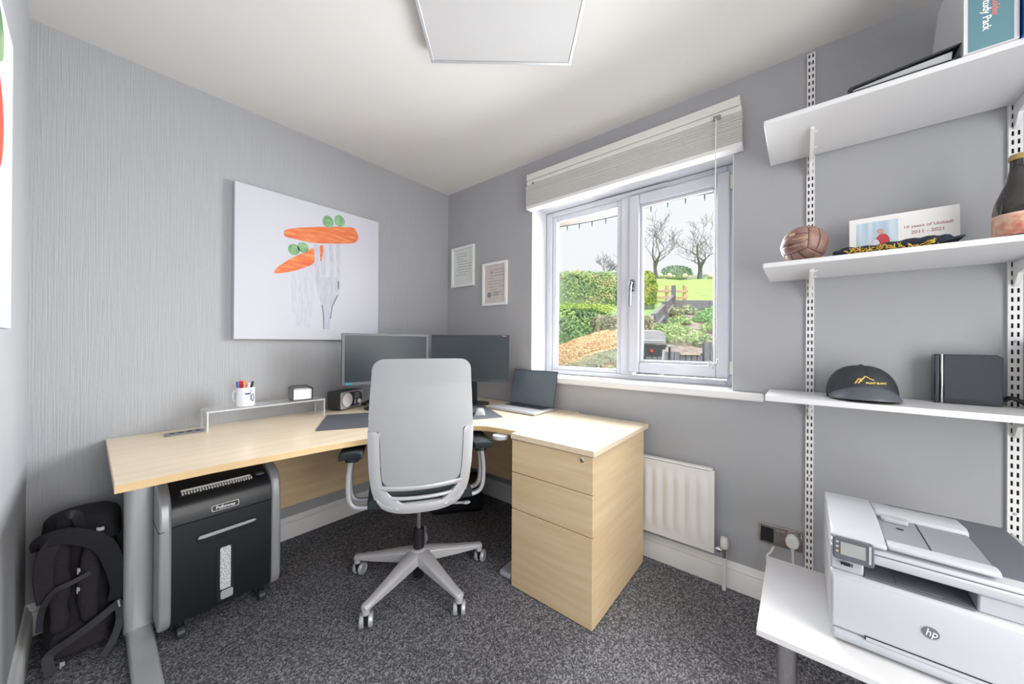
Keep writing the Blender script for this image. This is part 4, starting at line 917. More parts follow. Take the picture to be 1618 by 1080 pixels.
gc = Thing('games_console', 'upright glossy black console box on the narrow shelf', 'console', (-.05, -2.83, Z))
gc.part('console_body', MB().prism([(-2.765, .0005+Z), (-2.893, .0005+Z), (-2.893, Z+.162), (-2.88, Z+.172), (-2.765, Z+.172)], 'x', -.075, -.03), M_pbl, bevel=.003)
gc.part('console_spine', MB().box(-.0765, -.03, -2.7645, -2.758, Z+.0005, Z+.174), M_chrome, bevel=.002)
gc.part('console_spine', MB().box(-.074, -.03, -2.7575, -2.744, Z+.0005, Z+.173), M_pbl, bevel=.004)
single('black_cable', MB().tube(smoothpath([(-.04, -2.9, Z+.02), (-.05, -2.915, Z+.03), (-.055, -2.93, Z+.022), (-.06, -2.945, Z+.012), (-.07, -2.965, Z+.006)]), .007, 8), M_black, 'black cable behind the right end of the console box', 'cable', (-.05, -2.93, Z))
t = Thing('photo_frame', 'white edged frame at the far right of the narrow shelf', 'frame', (-.1, -2.965, Z))
t.part('frame_body', MB().box(-.13, -.02, -2.972, -2.952, Z+.0005, Z+.22), M_white, bevel=.002)
t.part('picture_sheet', MB().box(-.12, -.03, -2.9518, -2.9512, Z+.012, Z+.21), mat('cream_print', '#d8cbb4', .6, vs=20), smooth=0)

# ------------------------------------------------------------------ low white table and printer
TZ = .33
tb = Thing('low_table', 'low white table on silver legs under the printer', 'table', (-.48, -2.7, 0))
tb.part('table_top', MB().box(-.722, -.252, -3.25, -2.275, TZ-.018, TZ), M_white, bevel=.0015)
for x in (-.6, -.31):
    for y in (-2.345, -3.15):
        l_ = tb.part('leg', MB().cyl((x, y, .002), (x, y, TZ-.024), .026, 24), M_chrome, smooth=40)
        tb.part('leg_plate', MB().box(x-.045, x+.045, y-.045, y+.045, TZ-.024, TZ-.0185), M_chrome, under=l_, bevel=.002)
M_prw = mat('printer_white', '#b9bcc1', .38, var=.008); M_prg = mat('printer_grey', '#8d9096', .45, var=.02); M_prd = mat('printer_dark_grey', '#5c5f66', .45, var=.02)
M_prt = mat('printer_tray_grey', '#65686f', .45, var=.02)
PF, PL, PR_, PB = -.635, -2.443, -2.863, -.262      # front x, left y, right y, back x
B = TZ+.001
pr = Thing('printer', 'white and grey multifunction laser printer on the low white table', 'printer', (-.45, -2.653, B))
fp = [(PB, B+.01), (PF+.01, B+.006), (PF+.002, B+.016), (PF, B+.04), (PF, B+.0445)]
pr.part('paper_drawer', MB().prism([(PB, B+.006), (PF+.012, B+.006), (PF+.001, B+.02), (PF, B+.0435), (PB, B+.0435)], 'y', PR_+.004, PL-.003), M_prw, bevel=.008, seg=3)
RY0_, RY1_ = -2.708, -2.512       # output slot
pr.part('front_door', MB().prism([(PB, B+.045), (PF, B+.045), (PF-.003, B+.1), (PF-.002, B+.17), (PF+.004, B+.196), (PF+.014, B+.2025), (PB, B+.2025)], 'y', PR_+.001, PL), M_prw, bevel=.007, seg=3)
for y0, y1 in ((RY1_, PL-.001), (PR_+.002, RY0_)):
    pr.part('side_pillar', MB().prism([(PB, B+.203), (PF+.016, B+.203), (PF+.008, B+.25), (PB, B+.257)], 'y', y0, y1), M_prw, bevel=.004)
pr.part('output_cavity', MB().box(-.47, PB+.02, RY0_, RY1_, B+.203, B+.256), M_prd, smooth=0)
ot = pr.part('output_tray', MB().prism([(PF+.012, B+.2045), (-.5, B+.2165), (-.472, B+.24), (-.472, B+.245), (-.505, B+.2215), (PF+.012, B+.2085)], 'y', RY0_+.003, RY1_-.003), M_prt, smooth=30)
pr.part('tray_flap', MB().prism([(PF+.02, B+.2089), (-.515, B+.2205), (-.515, B+.222), (PF+.02, B+.2105)], 'y', -2.655, -2.575), M_prt, under=ot, bevel=.0008)
pr.part('scanner_bed', MB().prism([(PB, B+.258), (PF+.002, B+.2515), (PF-.002, B+.258), (PF-.002, B+.277), (PB, B+.277)], 'y', PR_, PL), M_prw, bevel=.004)
pr.part('scanner_lid', MB().prism([(PB, B+.2785), (PF, B+.2785), (PF+.002, B+.289), (PF+.02, B+.295), (PB, B+.295)], 'y', PR_+.001, PL-.001), M_prw, bevel=.004)
pr.part('output_sheet', MB().box(-.6, PB+.03, PR_+.012, -2.6, B+.2952, B+.2972), M_prt, bevel=.001)
adf = pr.part('feeder_body', MB().prism([(PF+.003, B+.2955), (PF-.002, B+.306), (PF+.012, B+.313), (-.575, B+.318), (-.47, B+.327), (-.40, B+.328), (-.3, B+.32), (-.285, B+.31), (-.285, B+.2955)], 'y', -2.556, PL+.0), M_prw, bevel=.008, seg=3, smooth=45)
fb = pr.part('feeder_front_beam', MB().prism([(PF+.003, B+.3), (PF-.001, B+.31), (PF+.012, B+.317), (-.6, B+.317), (-.6, B+.3)], 'y', -2.742, -2.5565), M_prw, bevel=.006, seg=3)
pr.part('feeder_rear_beam', MB().prism([(-.425, B+.3), (-.425, B+.322), (-.405, B+.33), (-.33, B+.324), (-.3, B+.3)], 'y', -2.742, -2.5565), M_prw, bevel=.006, seg=3)
it = pr.part('feeder_input_tray', MB().prism([(-.5995, B+.304), (-.4255, B+.304), (-.4255, B+.316), (-.5995, B+.312)], 'y', -2.738, -2.5565), M_prg, bevel=.001)
pr.part('tray_seam', MB().prism([(-.598, B+.3121), (-.427, B+.3161), (-.427, B+.3169), (-.598, B+.3129)], 'y', -2.641, -2.6385), M_black, under=it, smooth=0)
pr.part('paper_guide', MB().prism(rrect(-.462, -.43, -2.622, -2.566, .008), 'z', B+.3155, B+.327), M_lgrey, under=it, bevel=.002)
pr.part('guide_slot', MB().box(-.5, -.492, -2.606, -2.592, B+.314, B+.3158), M_black, under=it, smooth=0)
# control panel
cpn = pr.part('control_panel', MB().prism(rrect(-2.53, -2.4475, B+.246, B+.308, .007), 'x', PF-.014, PF-.0025), M_prd, bevel=.002)
Mx = PF-.0142
M_lcd = mat('grey_lcd', '#9ea19f', .25)
pr.part('touch_screen', MB().box(Mx-.0006, Mx, -2.513, -2.463, B+.262, B+.297), M_lcd, under=cpn, smooth=0)
for z, c in ((.295, M_lgrey), (.282, M_lgrey), (.269, mat('amber_mark', '#c9b28a', .5))):
    pr.part('panel_button', MB().box(Mx-.0006, Mx, -2.459, -2.4535, B+z-.0025, B+z+.0025), c, under=cpn, smooth=0)
pr.part('panel_edge', MB().box(Mx-.001, Mx, -2.524, -2.519, B+.255, B+.303), M_lgrey, under=cpn, smooth=0)
pr.part('model_label', MB().text('M281', .011, onright(-2.477, B+.226, PF+.0025), .0006, sx=1.1, bold=.0007) if False else MB().text('M281', .0105, frame((PF+.0062, -2.478, B+.228), (0, -1, 0), (-.1, 0, 1)), .003, sx=1.1, bold=.0006), M_black, smooth=0)
lgz = B+.122; Ml_ = frame((PF-.0036, -2.631, lgz), (0, -1, 0), (0, 0, 1))
lo = pr.part('logo_disc', MB().prism([(.0145*cos(2*pi*i/36), .0145*sin(2*pi*i/36)) for i in range(36)], 'z', 0, .0012, Ml_), mat('logo_grey', '#6c7079', .4), smooth=0)
pr.part('lettering', MB().text('hp', .0255, Ml_ @ Matrix.Translation((0, .0005, .0016)), .0008, sx=.82, shear=.25), M_paperw, under=lo, smooth=0)
pr.part('drawer_handle_slot', MB().box(PF-.0022, PF+.004, -2.86, -2.513, B+.0405, B+.0525), M_prw, bevel=.001)
pr.part('handle_shadow_gap', MB().box(PF-.003, PF, -2.8, -2.513, B+.0505, B+.0525).box(PF-.003, PF, -2.5155, -2.513, B+.042, B+.0525), M_black, smooth=0)

# ================================================================== THE GARDEN (d = metres out along the slope, u = metres to the right)
GF = Vector((.77209, .63551, 0)); GR = Vector((.63551, -.77209, 0)); GO = Vector((CAM.x, CAM.y, 0)); GA = atan2(GR.y, GR.x)
def G(d, u, z=0.): p = GO+GF*d+GR*u; return Vector((p.x, p.y, z))
PR = [(0, 0), (3, .05), (5.9, .2), (6.3, .85), (7, 1.05), (8.5, 1.45), (10, 1.82), (12, 2.28), (13.2, 2.75), (20, 4.3), (30, 6.4), (45, 9.4), (62, 12.6), (75, 13.0), (140, 13.5)]
def gz(d):
    for (a, b), (c, e) in zip(PR, PR[1:]):
        if d <= c: return b+(e-b)*max(0, d-a)/(c-a)
    return PR[-1][1]
M_lawn = mat('meadow_grass', '#a9cc62', .95, spec=.1, vs=2.2, ramp=[(.3, '#93bd52'), (.55, '#b2d36a'), (.75, '#cfe08a')], bump=.5, bs=30, bd=.05, detail=8, lift=0.1)
M_rough = mat('rough_grass', '#9fc860', .95, spec=.1, vs=5, ramp=[(.3, '#6fa048'), (.55, '#a4cf66'), (.75, '#cde58a')], bump=.6, bs=40, bd=.05, detail=8, lift=0.2)
M_patio = mat('pale_paving', '#b8b4ae', .9, vs=3)
ds = [1.2, 2.6, 4, 5.2, 5.9, 6.3, 7, 8, 9, 10, 11, 12, 13.2]
def terrain(name, ds, u0, u1, m, nu=24, jit=.03):
    v = []; f = []
    for d in ds:
        for i in range(nu+1):
            q = i/nu; u = u0(d)+(u1(d)-u0(d))*q; p = G(d, u, gz(d)); p.z += mnoise.noise(p*.6)*jit*min(3, d*.1); v.append(p)
    for j in range(len(ds)-1):
        for i in range(nu): f.append((j*(nu+1)+i, j*(nu+1)+i+1, (j+1)*(nu+1)+i+1, (j+1)*(nu+1)+i))
    o = mesh_obj(name, MB().add(v, f), m, None, smooth=60); o['kind'] = 'structure'; return o
tp = [(.31, -6.5), tuple(G(5.95, 9)[:2]), tuple(G(5.95, -1.1)[:2]), (.31, 4.2)]
struct('garden_terrace', MB().prism(tp, 'z', -.05, .06), M_patio, smooth=0)
terrain('garden_slope', [5.9, 6.3, 7, 8, 9, 10, 11, 12, 13.2], lambda d: -.6*d, lambda d: d*1.3, M_rough)
terrain('hill_field', [13.2, 16, 20, 25, 30, 37, 45, 53, 62, 68, 75, 100, 140], lambda d: -.9*d, lambda d: d*1.5, M_lawn, nu=40, jit=.12)
def leaves(n, pt, size, m=MB):
    mb = MB(); v = []; f = []
    for i in range(n):
        p, nm = pt(); s_ = size*random.uniform(.6, 1.4)
        a = Vector((random.gauss(0, 1), random.gauss(0, 1), random.gauss(0, 1))); a = (a - nm*a.dot(nm)*.5).normalized(); b = a.cross(nm+Vector((random.gauss(0,.5), random.gauss(0,.5), random.gauss(0,.5)))).normalized()
        k = len(v); v += [p-a*s_, p+b*s_*.4, p+a*s_, p-b*s_*.4]; f.append((k, k+1, k+2, k+3))
    return mb.add(v, f)
def superell(c, rx, ry, rz, ex, rz0=GA):
    Mr = Matrix.Rotation(rz0, 3, 'Z'); pw = lambda x: math.copysign(abs(x)**ex, x)
    def pt():
        t = math.asin(random.uniform(-.35, 1)); a = random.uniform(0, 2*pi)
        d = Vector((rx*pw(cos(t))*pw(cos(a)), ry*pw(cos(t))*pw(sin(a)), rz*pw(sin(t))))
        nm = Vector((d.x/rx**2, d.y/ry**2, d.z/rz**2)).normalized(); j = 1+random.gauss(0, .035)+.06*mnoise.noise(d*2.5+Vector(c))
        return Vector(c)+Mr @ (d*j), Mr @ nm
    return pt
def bush(name, label, cat, c, rx, ry, rz, ex, n, size, m, core, group=None, parts=None):
    t = Thing(name, label, cat, (c[0], c[1], c[2]-rz*.6), group=group)
    Mr = Matrix.Translation(Vector(c)) @ Matrix.Rotation(GA, 4, 'Z')
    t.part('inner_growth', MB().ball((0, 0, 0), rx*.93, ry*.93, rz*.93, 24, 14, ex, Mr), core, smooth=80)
    t.part('foliage', leaves(n, superell(c, rx, ry, rz, ex), size), m, kind='stuff', smooth=0)
    return t
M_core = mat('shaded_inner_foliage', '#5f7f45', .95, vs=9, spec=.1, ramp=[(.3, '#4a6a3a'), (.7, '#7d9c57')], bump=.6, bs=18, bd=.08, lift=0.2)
M_mixed = mat('spring_hedge_foliage', '#8fb45c', .9, vs=1.6, spec=.1, ramp=[(.3, '#5f9148'), (.5, '#a3bf63'), (.62, '#c9c27c'), (.72, '#8db55f')], detail=6, lift=0.2)
M_conif = mat('bright_conifer_foliage', '#74a64c', .9, vs=3, spec=.1, ramp=[(.3, '#4c8440'), (.55, '#83b751'), (.72, '#b4d65f')], detail=6, lift=0.2)
M_lime = mat('lime_sunlit_top', '#c5df58', .9, vs=5, spec=.1, ramp=[(.3, '#b0d24c'), (.7, '#dbea79')], lift=0.12)  # sunlight on the hedge top, put into the leaf colour
M_tan = mat('tan_clipped_growth', '#dcb56f', .9, vs=4, spec=.1, ramp=[(.3, '#e6bb76'), (.55, '#f3d293'), (.75, '#d9cc8c')], detail=6, lift=0.3)
M_olive = mat('olive_clipped_sides', '#9a9e6c', .9, vs=5, spec=.1, ramp=[(.3, '#73804f'), (.55, '#a3a674'), (.75, '#c9b57c')], detail=6, lift=0.2)
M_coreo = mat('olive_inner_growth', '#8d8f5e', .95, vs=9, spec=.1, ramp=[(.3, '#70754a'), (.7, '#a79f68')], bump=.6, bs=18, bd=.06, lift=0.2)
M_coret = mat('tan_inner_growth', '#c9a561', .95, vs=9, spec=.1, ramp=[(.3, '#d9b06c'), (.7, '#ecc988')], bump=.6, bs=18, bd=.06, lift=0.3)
# tall mixed hedge at the back, clipped conifer hedge, small clipped hedge, tan conifer in front
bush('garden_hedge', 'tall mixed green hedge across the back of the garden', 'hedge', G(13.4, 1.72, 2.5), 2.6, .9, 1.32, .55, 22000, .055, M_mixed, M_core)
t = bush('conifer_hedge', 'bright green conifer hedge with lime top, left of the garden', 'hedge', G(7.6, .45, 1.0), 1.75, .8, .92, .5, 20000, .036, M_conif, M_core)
def limept():
    p = G(7.6+random.uniform(-.75, .75), .45+random.uniform(-1.6, 1.6), 0); p.z = 1.88+random.uniform(-.05, .09)+.05*mnoise.noise(p*3); return p, Vector((0, 0, 1))
t.part('sunlit_top', leaves(8000, limept, .034), M_lime, kind='stuff', smooth=0)  # lime leaves over the top paint the sun falling on it
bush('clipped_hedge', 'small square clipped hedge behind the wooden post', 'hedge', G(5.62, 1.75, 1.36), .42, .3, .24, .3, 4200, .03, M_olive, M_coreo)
t = Thing('tan_conifer', 'tan topped clipped conifer mound nearest the window', 'shrub', G(4.0, 1.3, .06))
def slopez(u): return .92+.31*min(1, max(0, (u-.35)/.8))**.75
def mound(q, v):       # top: sloping tan cap; q across (u), v front->back (d)
    d = 3.1+1.4*v; u = d*(.03+.3*q); p = G(d, u); e = min(1, 30*q*(1-q))**.4*min(1, 14*v*(1-v))**.5
    p.z = .06+(slopez(u)+.22*(v-.5)-.06)*e+.02*e*mnoise.noise(p*6); return p
t.part('inner_growth', MB().sheet(mound, 30, 20), M_coret, smooth=80)
def tanpt():
    q, v = random.uniform(.02, .98), random.uniform(.3, .95); p = mound(q, v); return p+Vector((0, 0, random.uniform(-.01, .025))), Vector((0, 0, 1))
t.part('clipped_top', leaves(12000, tanpt, .015), M_tan, kind='stuff', smooth=0)
def frontpt():
    q, v = random.uniform(.25, 1)**.8, random.uniform(.0, .06)+random.random()*.26*random.random(); p = mound(q, v); p.z -= (p.z-.06)*random.random()*(.7 if v < .08 else .04); return p-GF*random.uniform(.012, .05), -GF
t.part('clipped_side', leaves(15000, frontpt, .018), M_olive, kind='stuff', smooth=0)
M_postw = mat('weathered_wood', '#b59a78', .85, vs=14, st=(4, 4, 1), ramp=[(.3, '#9c8263'), (.7, '#cbb292')], lift=0.2)
M_postw2 = mat('orange_stained_wood', '#c79a68', .85, vs=10, ramp=[(.3, '#b5834f'), (.7, '#dab084')], lift=0.2)
gp = Thing('garden_post', 'pale wooden post standing beside the small clipped hedge', 'post', G(5.4, 1.365, .3))
for du in (-.025, .07): gp.part('post', MB().box(-.022, .022, -.022, .022, .3, 1.63 if du < 0 else 1.58, RZ(G(5.4, 1.365+du), GA)), M_postw, bevel=.004)
gp.part('cross_piece', MB().box(-.03, .075, -.015, .015, 1.55, 1.6, RZ(G(5.43, 1.365), GA)), M_postw, bevel=.003)
# shrubby end of the hedge and the orange rail fence
bush('leafy_shrub', 'loose green shrub beyond the timber fence', 'shrub', G(12.4, 4.74, 2.92), .34, .28, .78, .8, 2600, .07, mat('yellow_green_foliage', '#b0c45c', .9, vs=3, spec=.1, ramp=[(.3, '#8bb04c'), (.7, '#d0cd78')]), M_core)
rf = Thing('rail_fence', 'orange stained post and rail fence below the field', 'fence', G(13, 5.4, 2.6))
for i, u in enumerate((4.95, 5.75, 6.4)): rf.part('post', MB().box(-.05, .05, -.05, .05, 2.5, 3.35, RZ(G(13, u), GA)), M_postw2, bevel=.01)
for z in (2.88, 3.12): rf.part('rail', MB().box(4.75, 6.5, -.07, -.04, z-.05, z+.05, RZ(G(13, 0), GA)), M_postw2, bevel=.006)
# dark timber fence climbing the slope
M_timb = mat('dark_grey_timber', '#6f7378', .8, vs=9, st=(8, 8, 1), ramp=[(.3, '#5d6167'), (.7, '#868a90')], lift=0.06)
M_timt = mat('pale_timber_cap', '#a3a3a3', .8, vs=12)
fe = Thing('timber_fence', 'dark grey timber fence climbing the garden slope', 'fence', G(9.2, 3.9, 1.6))
F0, F1 = (6.4, 2.25), (11.5, 5.27)
def fp_(q): return F0[0]+(F1[0]-F0[0])*q, F0[1]+(F1[1]-F0[1])*q
def ftop(d): return 1.51+(2.75-1.51)*(d-7)/4.5
fa_ = (G(*F1)-G(*F0)); fang = atan2(fa_.y, fa_.x); NB = 30
for i in range(NB):
    d, u = fp_((i+.5)/NB); zt_ = ftop(d); L = fa_.length/NB
    fe.part('fence_board', MB().box(-L*.47, L*.47, -.012, .012, zt_-.62, zt_-.01+random.uniform(-.008, .008), RZ(G(d, u), fang)), M_timb, smooth=0)
a_, b_ = G(*F0, ftop(F0[0])+.012), G(*F1, ftop(F1[0])+.012)
fe.part('top_rail', MB().ribbon([a_, b_], .09, .035, (0, 0, 1)), M_timt, smooth=0)
nrm_ = Vector((-fa_.y, fa_.x, 0)).normalized()
fe.part('lower_rail', MB().ribbon([a_-Vector((0, 0, .3))-nrm_*.03, b_-Vector((0, 0, .3))-nrm_*.03], .06, .05, (0, 0, 1)), M_timt, smooth=0)
for q, h in ((.02, .06), (.33, .06), (.64, .1), (.995, .34)):
    d, u = fp_(q); w = .1 if q < .9 else .115; zt_ = ftop(d)
    fe.part('fence_post', MB().box(-w*.6, w*.6, -.1, .03, zt_-.75, zt_+h, RZ(G(d, u), fang)), M_timb, bevel=.01)
sp = Thing('sleeper_edge', 'dark grey timber sleepers edging the top of the flower bed', 'sleepers', G(12, 6.6, 2.3))
for k in range(3):
    sp.part('sleeper', MB().box(5.5+k*1.25, 5.5+(k+1)*1.25-.012, -.06, .06, 2.36, 2.67, RZ(G(12, 0), GA)), M_timb, bevel=.012)
# bark bed
M_bark = mat('pinkish_bark_chips', '#b39a8e', .95, vs=9, spec=.1, ramp=[(.3, '#8b7468'), (.5, '#b7a094'), (.7, '#d8c6bb')], bump=1., bs=22, bd=.08, detail=8, lift=0.22)
v = []; f = []; dd = [6.12, 6.6, 7.2, 8, 9, 10, 11, 11.9]
for d in dd:
    ul = max(2.28, F0[1]+(d-F0[0])*(F1[1]-F0[1])/(F1[0]-F0[0])+.12)
    if d < 7: ul = 2.2
    for i in range(11):
        p = G(d, ul+(d*.85-ul)*i/10, gz(d)+.05); 
        if d < 6.6: p.z = 1.0
        elif d < 7.2: p.z = 1.08
        p.z += .03*mnoise.noise(p*2); v.append(p)
for j in range(len(dd)-1):
    for i in range(10): f.append((j*11+i, j*11+i+1, (j+1)*11+i+1, (j+1)*11+i))
o = mesh_obj('flower_bed', MB().add(v, f), M_bark, None, smooth=60); o['kind'] = 'structure'
M_herb = mat('fresh_green_herbs', '#a9cb6e', .9, vs=5, spec=.1, ramp=[(.3, '#8db857'), (.6, '#b6d57c'), (.8, '#d5e39d')], lift=0.2)
M_herb2 = mat('grey_green_herbs', '#a9bd8a', .9, vs=5, spec=.1, ramp=[(.3, '#8fa672'), (.7, '#c3d0a3')], lift=0.2)
M_lush = mat('lush_green_clump', '#86c95a', .9, vs=5, spec=.1, ramp=[(.3, '#66b445'), (.7, '#a5dc74')], lift=0.2)
shrubs = [(9.6, 5.3, .33, .26, M_lush, 'rounded bright green clump at the right of the bark bed'),
          (10.9, 5.0, .32, .22, M_herb2, 'grey green clump below the tall fence post'), (11.1, 5.55, .3, .24, M_herb2, 'pale grey green clump below the sleepers'),
          (9.3, 4.45, .3, .2, M_herb, 'low fresh green clump in the middle of the bark bed'), (7.4, 3.62, .5, .26, M_herb, 'wide fresh green plants along the front of the bed'),
          (7.6, 3.1, .34, .3, M_herb, 'upright green plant behind the barbecue'), (8.3, 3.75, .4, .2, M_herb, 'spreading green plant behind the wide front plants'), (7.0, 3.95, .3, .2, M_herb2, 'grey green plant near the low board wall'), (8.4, 4.9, .35, .25, M_herb, 'green plant at the right edge of the bed'), (10.5, 6.1, .4, .3, M_lush, 'bright plant beyond the rounded clump')]
for d, u, r, h, m_, lab in shrubs:
    z = gz(d)+.04; c = G(d, u, z); t = Thing('bed_plant', lab, 'plant', c, group='plants in the bark bed')
    def pt(c=c, r=r, h=h):
        a = random.uniform(0, 2*pi); q = random.random()**.5; el = random.random()
        p = c+Vector((r*q*cos(a), r*q*sin(a), h*el*(1-.6*q*q)*1.2+.02)); return p, Vector((cos(a)*.6, sin(a)*.6, .3))
    t.part('foliage', leaves(520, pt, .045), m_, kind='stuff', smooth=0)
    mb = MB()
    for k in range(6): a = k*1.05; mb.tube([c+Vector((0, 0, -.02)), c+Vector((r*.5*cos(a), r*.5*sin(a), h*.8))], .006, 4)
    t.part('stems', mb, M_olive)
# low board wall retaining the bed
wl = Thing('board_wall', 'low dark grey board wall holding back the flower bed', 'wall', G(6, 3.0, .2))
for k in range(26):
    u = 2.3+k*.098; hi = u > 3.22
    wl.part('board', MB().box(u, u+.09, (-.05 if hi else 0), .03, .15, 1.205 if hi else (1.045 if u < 2.85 else .985), RZ(G(6, 0), GA)), M_timb, bevel=.006)
wl.part('capping', MB().box(2.88, 3.22, -.04, .1, .986, 1.012, RZ(G(6, 0), GA)), M_postw, bevel=.004)
# barbecue
M_bbq = mat('grey_barbecue_lid', '#b0b3b7', .4, metal=.3, var=.04); M_bbqd = mat('barbecue_dark_body', '#3a3d42', .5)
Mb_ = RZ(G(5, 1.88), GA)
bb = Thing('barbecue', 'grey lidded trolley barbecue standing below the garden fence', 'barbecue', G(5, 1.88, .061), GA)
lid = [(-.28, 1.175), (-.27, 1.26), (-.22, 1.33), (-.14, 1.365), (.14, 1.365), (.2, 1.33), (.235, 1.26), (.24, 1.175)]
bb.part('lid', MB().prism(lid, 'y', -.2, .22, Mb_), M_bbq, bevel=.012)
bb.part('lid_handle', MB().tube([Mb_ @ Vector((-.2, -.25, 1.22)), Mb_ @ Vector((.18, -.25, 1.22))], .012, 8), M_lgrey)
bb.part('firebox', MB().prism([(-.29, 1.165), (.25, 1.165), (.2, 1.0), (-.24, 1.0)], 'y', -.2, .22, Mb_), M_bbqd, bevel=.01)
bb.part('side_shelf', MB().box(.255, .36, -.16, .2, 1.13, 1.165, Mb_), M_bbq, bevel=.008)
bb.part('gas_bottle', MB().lathe([(.02, .25), (.13, .27), (.14, .34), (.14, .6), (.1, .68), (.03, .71)], n=18, M=Mb_ @ Matrix.Translation((-.03, .05, 0))), mat('grey_gas_bottle', '#7a8086', .5), smooth=50)
bb.part('front_panel', MB().box(-.26, .1, -.2, -.19, .45, .95, Mb_), M_bbqd, bevel=.005)
bb.part('red_knob', MB().lathe([(.001, 0), (.024, 0), (.02, .03), (.001, .03)], n=16, M=Mb_ @ frame((.03, -.2, 1.08), (1, 0, 0), (0, 0, 1))), mat('red_plastic', '#d2463c', .4))
for (xa, xb), y in (((.2, .12), -.2), ((.2, .27), .2), ((-.24, -.3), -.2), ((-.24, -.3), .2)):
    bb.part('leg', MB().tube([Mb_ @ Vector((xa, y, 1.1)), Mb_ @ Vector((xb, y, .061))], .022, 6), M_lgrey)
bb.part('strut', MB().tube([Mb_ @ Vector((.33, -.1, 1.14)), Mb_ @ Vector((.33, -.1, .75))], .014, 6).tube([Mb_ @ Vector((.15, -.15, .86)), Mb_ @ Vector((.34, -.12, .86))], .014, 6), M_bbqd)
# far boundary, trees, sheep
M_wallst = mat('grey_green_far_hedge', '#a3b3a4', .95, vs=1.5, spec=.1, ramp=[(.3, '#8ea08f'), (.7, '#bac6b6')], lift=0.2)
for lab, d, u, rx, rz_ in (('grey green hedgerow along the top of the field, left half', 61, 14, 9, .75), ('grey green hedgerow along the top of the field, right half', 63, 32, 10, .7)):
    bush('far_hedgerow', lab, 'hedge', G(d, u, gz(d)+.35), rx, .9, rz_, .6, 2400, .2, M_wallst, M_wallst)
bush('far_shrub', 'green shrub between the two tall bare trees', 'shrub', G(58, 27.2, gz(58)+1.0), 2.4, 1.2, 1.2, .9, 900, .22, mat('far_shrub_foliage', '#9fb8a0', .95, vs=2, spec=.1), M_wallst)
M_trunk = mat('pale_grey_bark', '#84808a', .95, vs=5, spec=.1, ramp=[(.3, '#736f76'), (.7, '#96929a')])
def tree(label, base, H, r0, seed, spread, lean, trunk):
    rnd = random.Random(seed); mb = MB(); tr = MB()
    def br(p, d, L, r, lev):
        n = 4 if lev < 3 else 3; pts = [p]; dd = d.copy(); q = p.copy()
        for i in range(n):
            dd = (dd+Vector((rnd.gauss(0, .16), rnd.gauss(0, .16), rnd.gauss(.05, .1)))).normalized(); q = q+dd*L/n; pts.append(q.copy())
        rs = [r*(1-.5*i/n) for i in range(n+1)]
        (tr if lev == 0 else mb).tube(pts, rs, 6 if lev < 2 else (4 if lev < 4 else 3))
        if lev >= 6: return
        k = rnd.choice([3, 4]) if lev == 0 else (rnd.choice([2, 3, 3]) if lev < 5 else 2)
        for i in range(k):
            t = 1 if i == 0 else rnd.uniform(.35, .95); ii = min(n-1, int(t*n)); a = pts[ii].lerp(pts[ii+1], t*n-ii) if t < 1 else pts[-1]
            az = rnd.uniform(0, 2*pi); sp_ = spread*(1 if i else .5); nd = (dd+Vector((cos(az)*sp_, sin(az)*sp_, rnd.uniform(-.15, .45)))).normalized()
            br(a, nd, L*rnd.uniform(.62, .82)*(1.15 if lev == 0 else 1), max(.025, rs[ii]*rnd.uniform(.55, .72)), lev+1)
    br(Vector(base), Vector(lean).normalized(), H*trunk, r0, 0)
    t = Thing('bare_tree', label, 'tree', base, group='bare winter trees on the hill')
    t.part('trunk', tr, M_trunk, smooth=60); t.part('branches', mb, M_trunk, smooth=60)
tree('big spreading bare tree at the right of the hilltop', G(57, 30.6, gz(57)-.4), 11.2, .42, 11, 1.1, (0, 0, 1), .3)
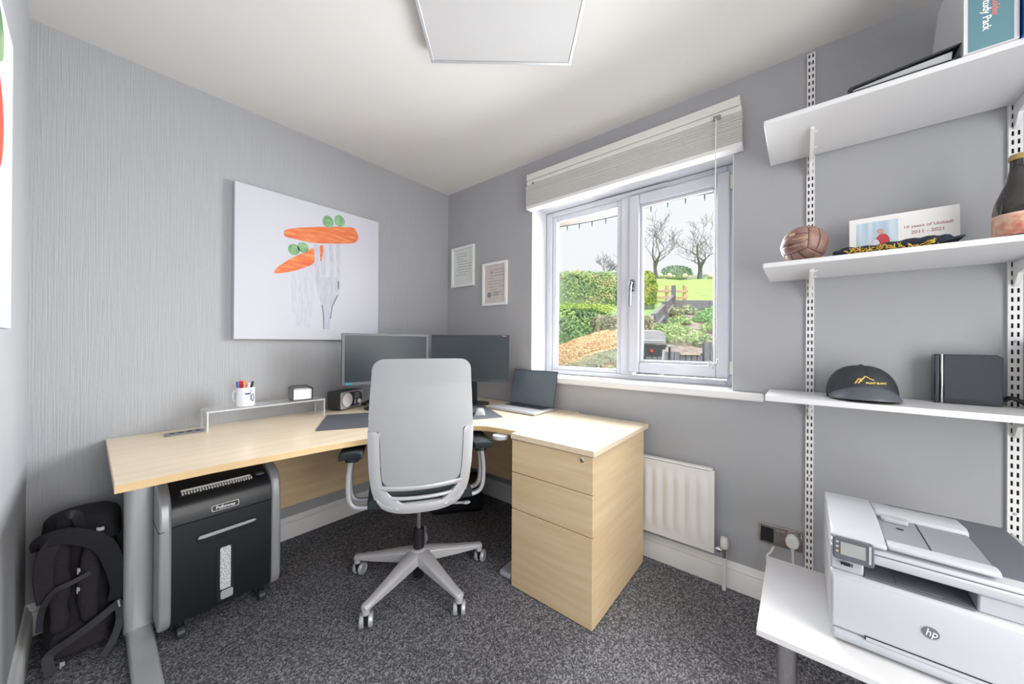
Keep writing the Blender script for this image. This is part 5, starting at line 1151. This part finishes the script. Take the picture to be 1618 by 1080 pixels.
tree('bare tree left of the big spreading one, trunk behind the shrub', G(47, 19.3, gz(47)-.4), 9.8, .33, 5, 1.0, (-.1, .1, 1), .26)
tree('small distant bare tree above the tall hedge, seen in the left pane', G(70, 17.6, gz(70)-.3), 8.8, .26, 23, .85, (0, 0, 1), .26)
tree('slim bare tree half hidden by the centre of the window', G(72, 22.2, gz(72)-.3), 8.0, .24, 31, .8, (0, 0, 1), .3)
M_wool = mat('cream_wool', '#e9dccb', .95, vs=8)
for i, (px, d) in enumerate(((1043, 50), (1057, 49), (1082, 52), (1122, 50))):
    c = G(d, (px-809)/552.6*d, gz(d)+.55)
    t = Thing('sheep', ['leftmost of the distant cream sheep near the top of the field', 'second from left of the distant cream sheep in the field', 'distant cream sheep in the field between the two big trees', 'rightmost distant cream sheep beside the big tree trunk'][i], 'sheep', (c.x, c.y, gz(d)), group='sheep in the hill field')
    t.part('body', MB().ball(c, .6, .38, .36, 12, 8), M_wool); t.part('head', MB().ball(c+Vector((.4, -.5, -.05)), .17, .2, .15, 10, 6), M_wool)
    for sx in (-.3, .3):
        for sy in (-.15, .15): t.part('leg', MB().cyl(c+Vector((sx, sy, -.2)), c+Vector((sx, sy, -.58)), .06, 6), M_mgrey)
# eaves outside the window with a string of lights
M_eave = mat('pinkish_eave_board', '#dccdc2', .8, vs=6, st=(4, 1, 4), var=.05)
struct('trim_2', MB().box(.301, .79, -3.4, .4, 2.33, 2.35).box(.79, .815, -3.4, .4, 2.27, 2.42), M_eave, bevel=.003)
ls = Thing('string_lights', 'dark cable of small hanging lights strung under the eaves', 'string lights', (.8, -1.3, 2.2))
cab = [(.8, y, 2.262-.022*abs(sin((y+.64)*3.2))**1.2) for y in [.1-.05*i for i in range(58)]]
ls.part('cable', MB().tube(cab, .0035, 5), M_black)
yy = -.72; k = 0
while yy > -2.5:
    z = 2.262-.022*abs(sin((yy+.64)*3.2))**1.2
    ls.part('bulb', MB().lathe([(.001, 0), (.0045, -.006), (.0045, -.02), (.003, -.04), (.0008, -.05)], (.8, yy+.002*sin(k), z), 8), M_dgrey); yy -= .125; k += 1
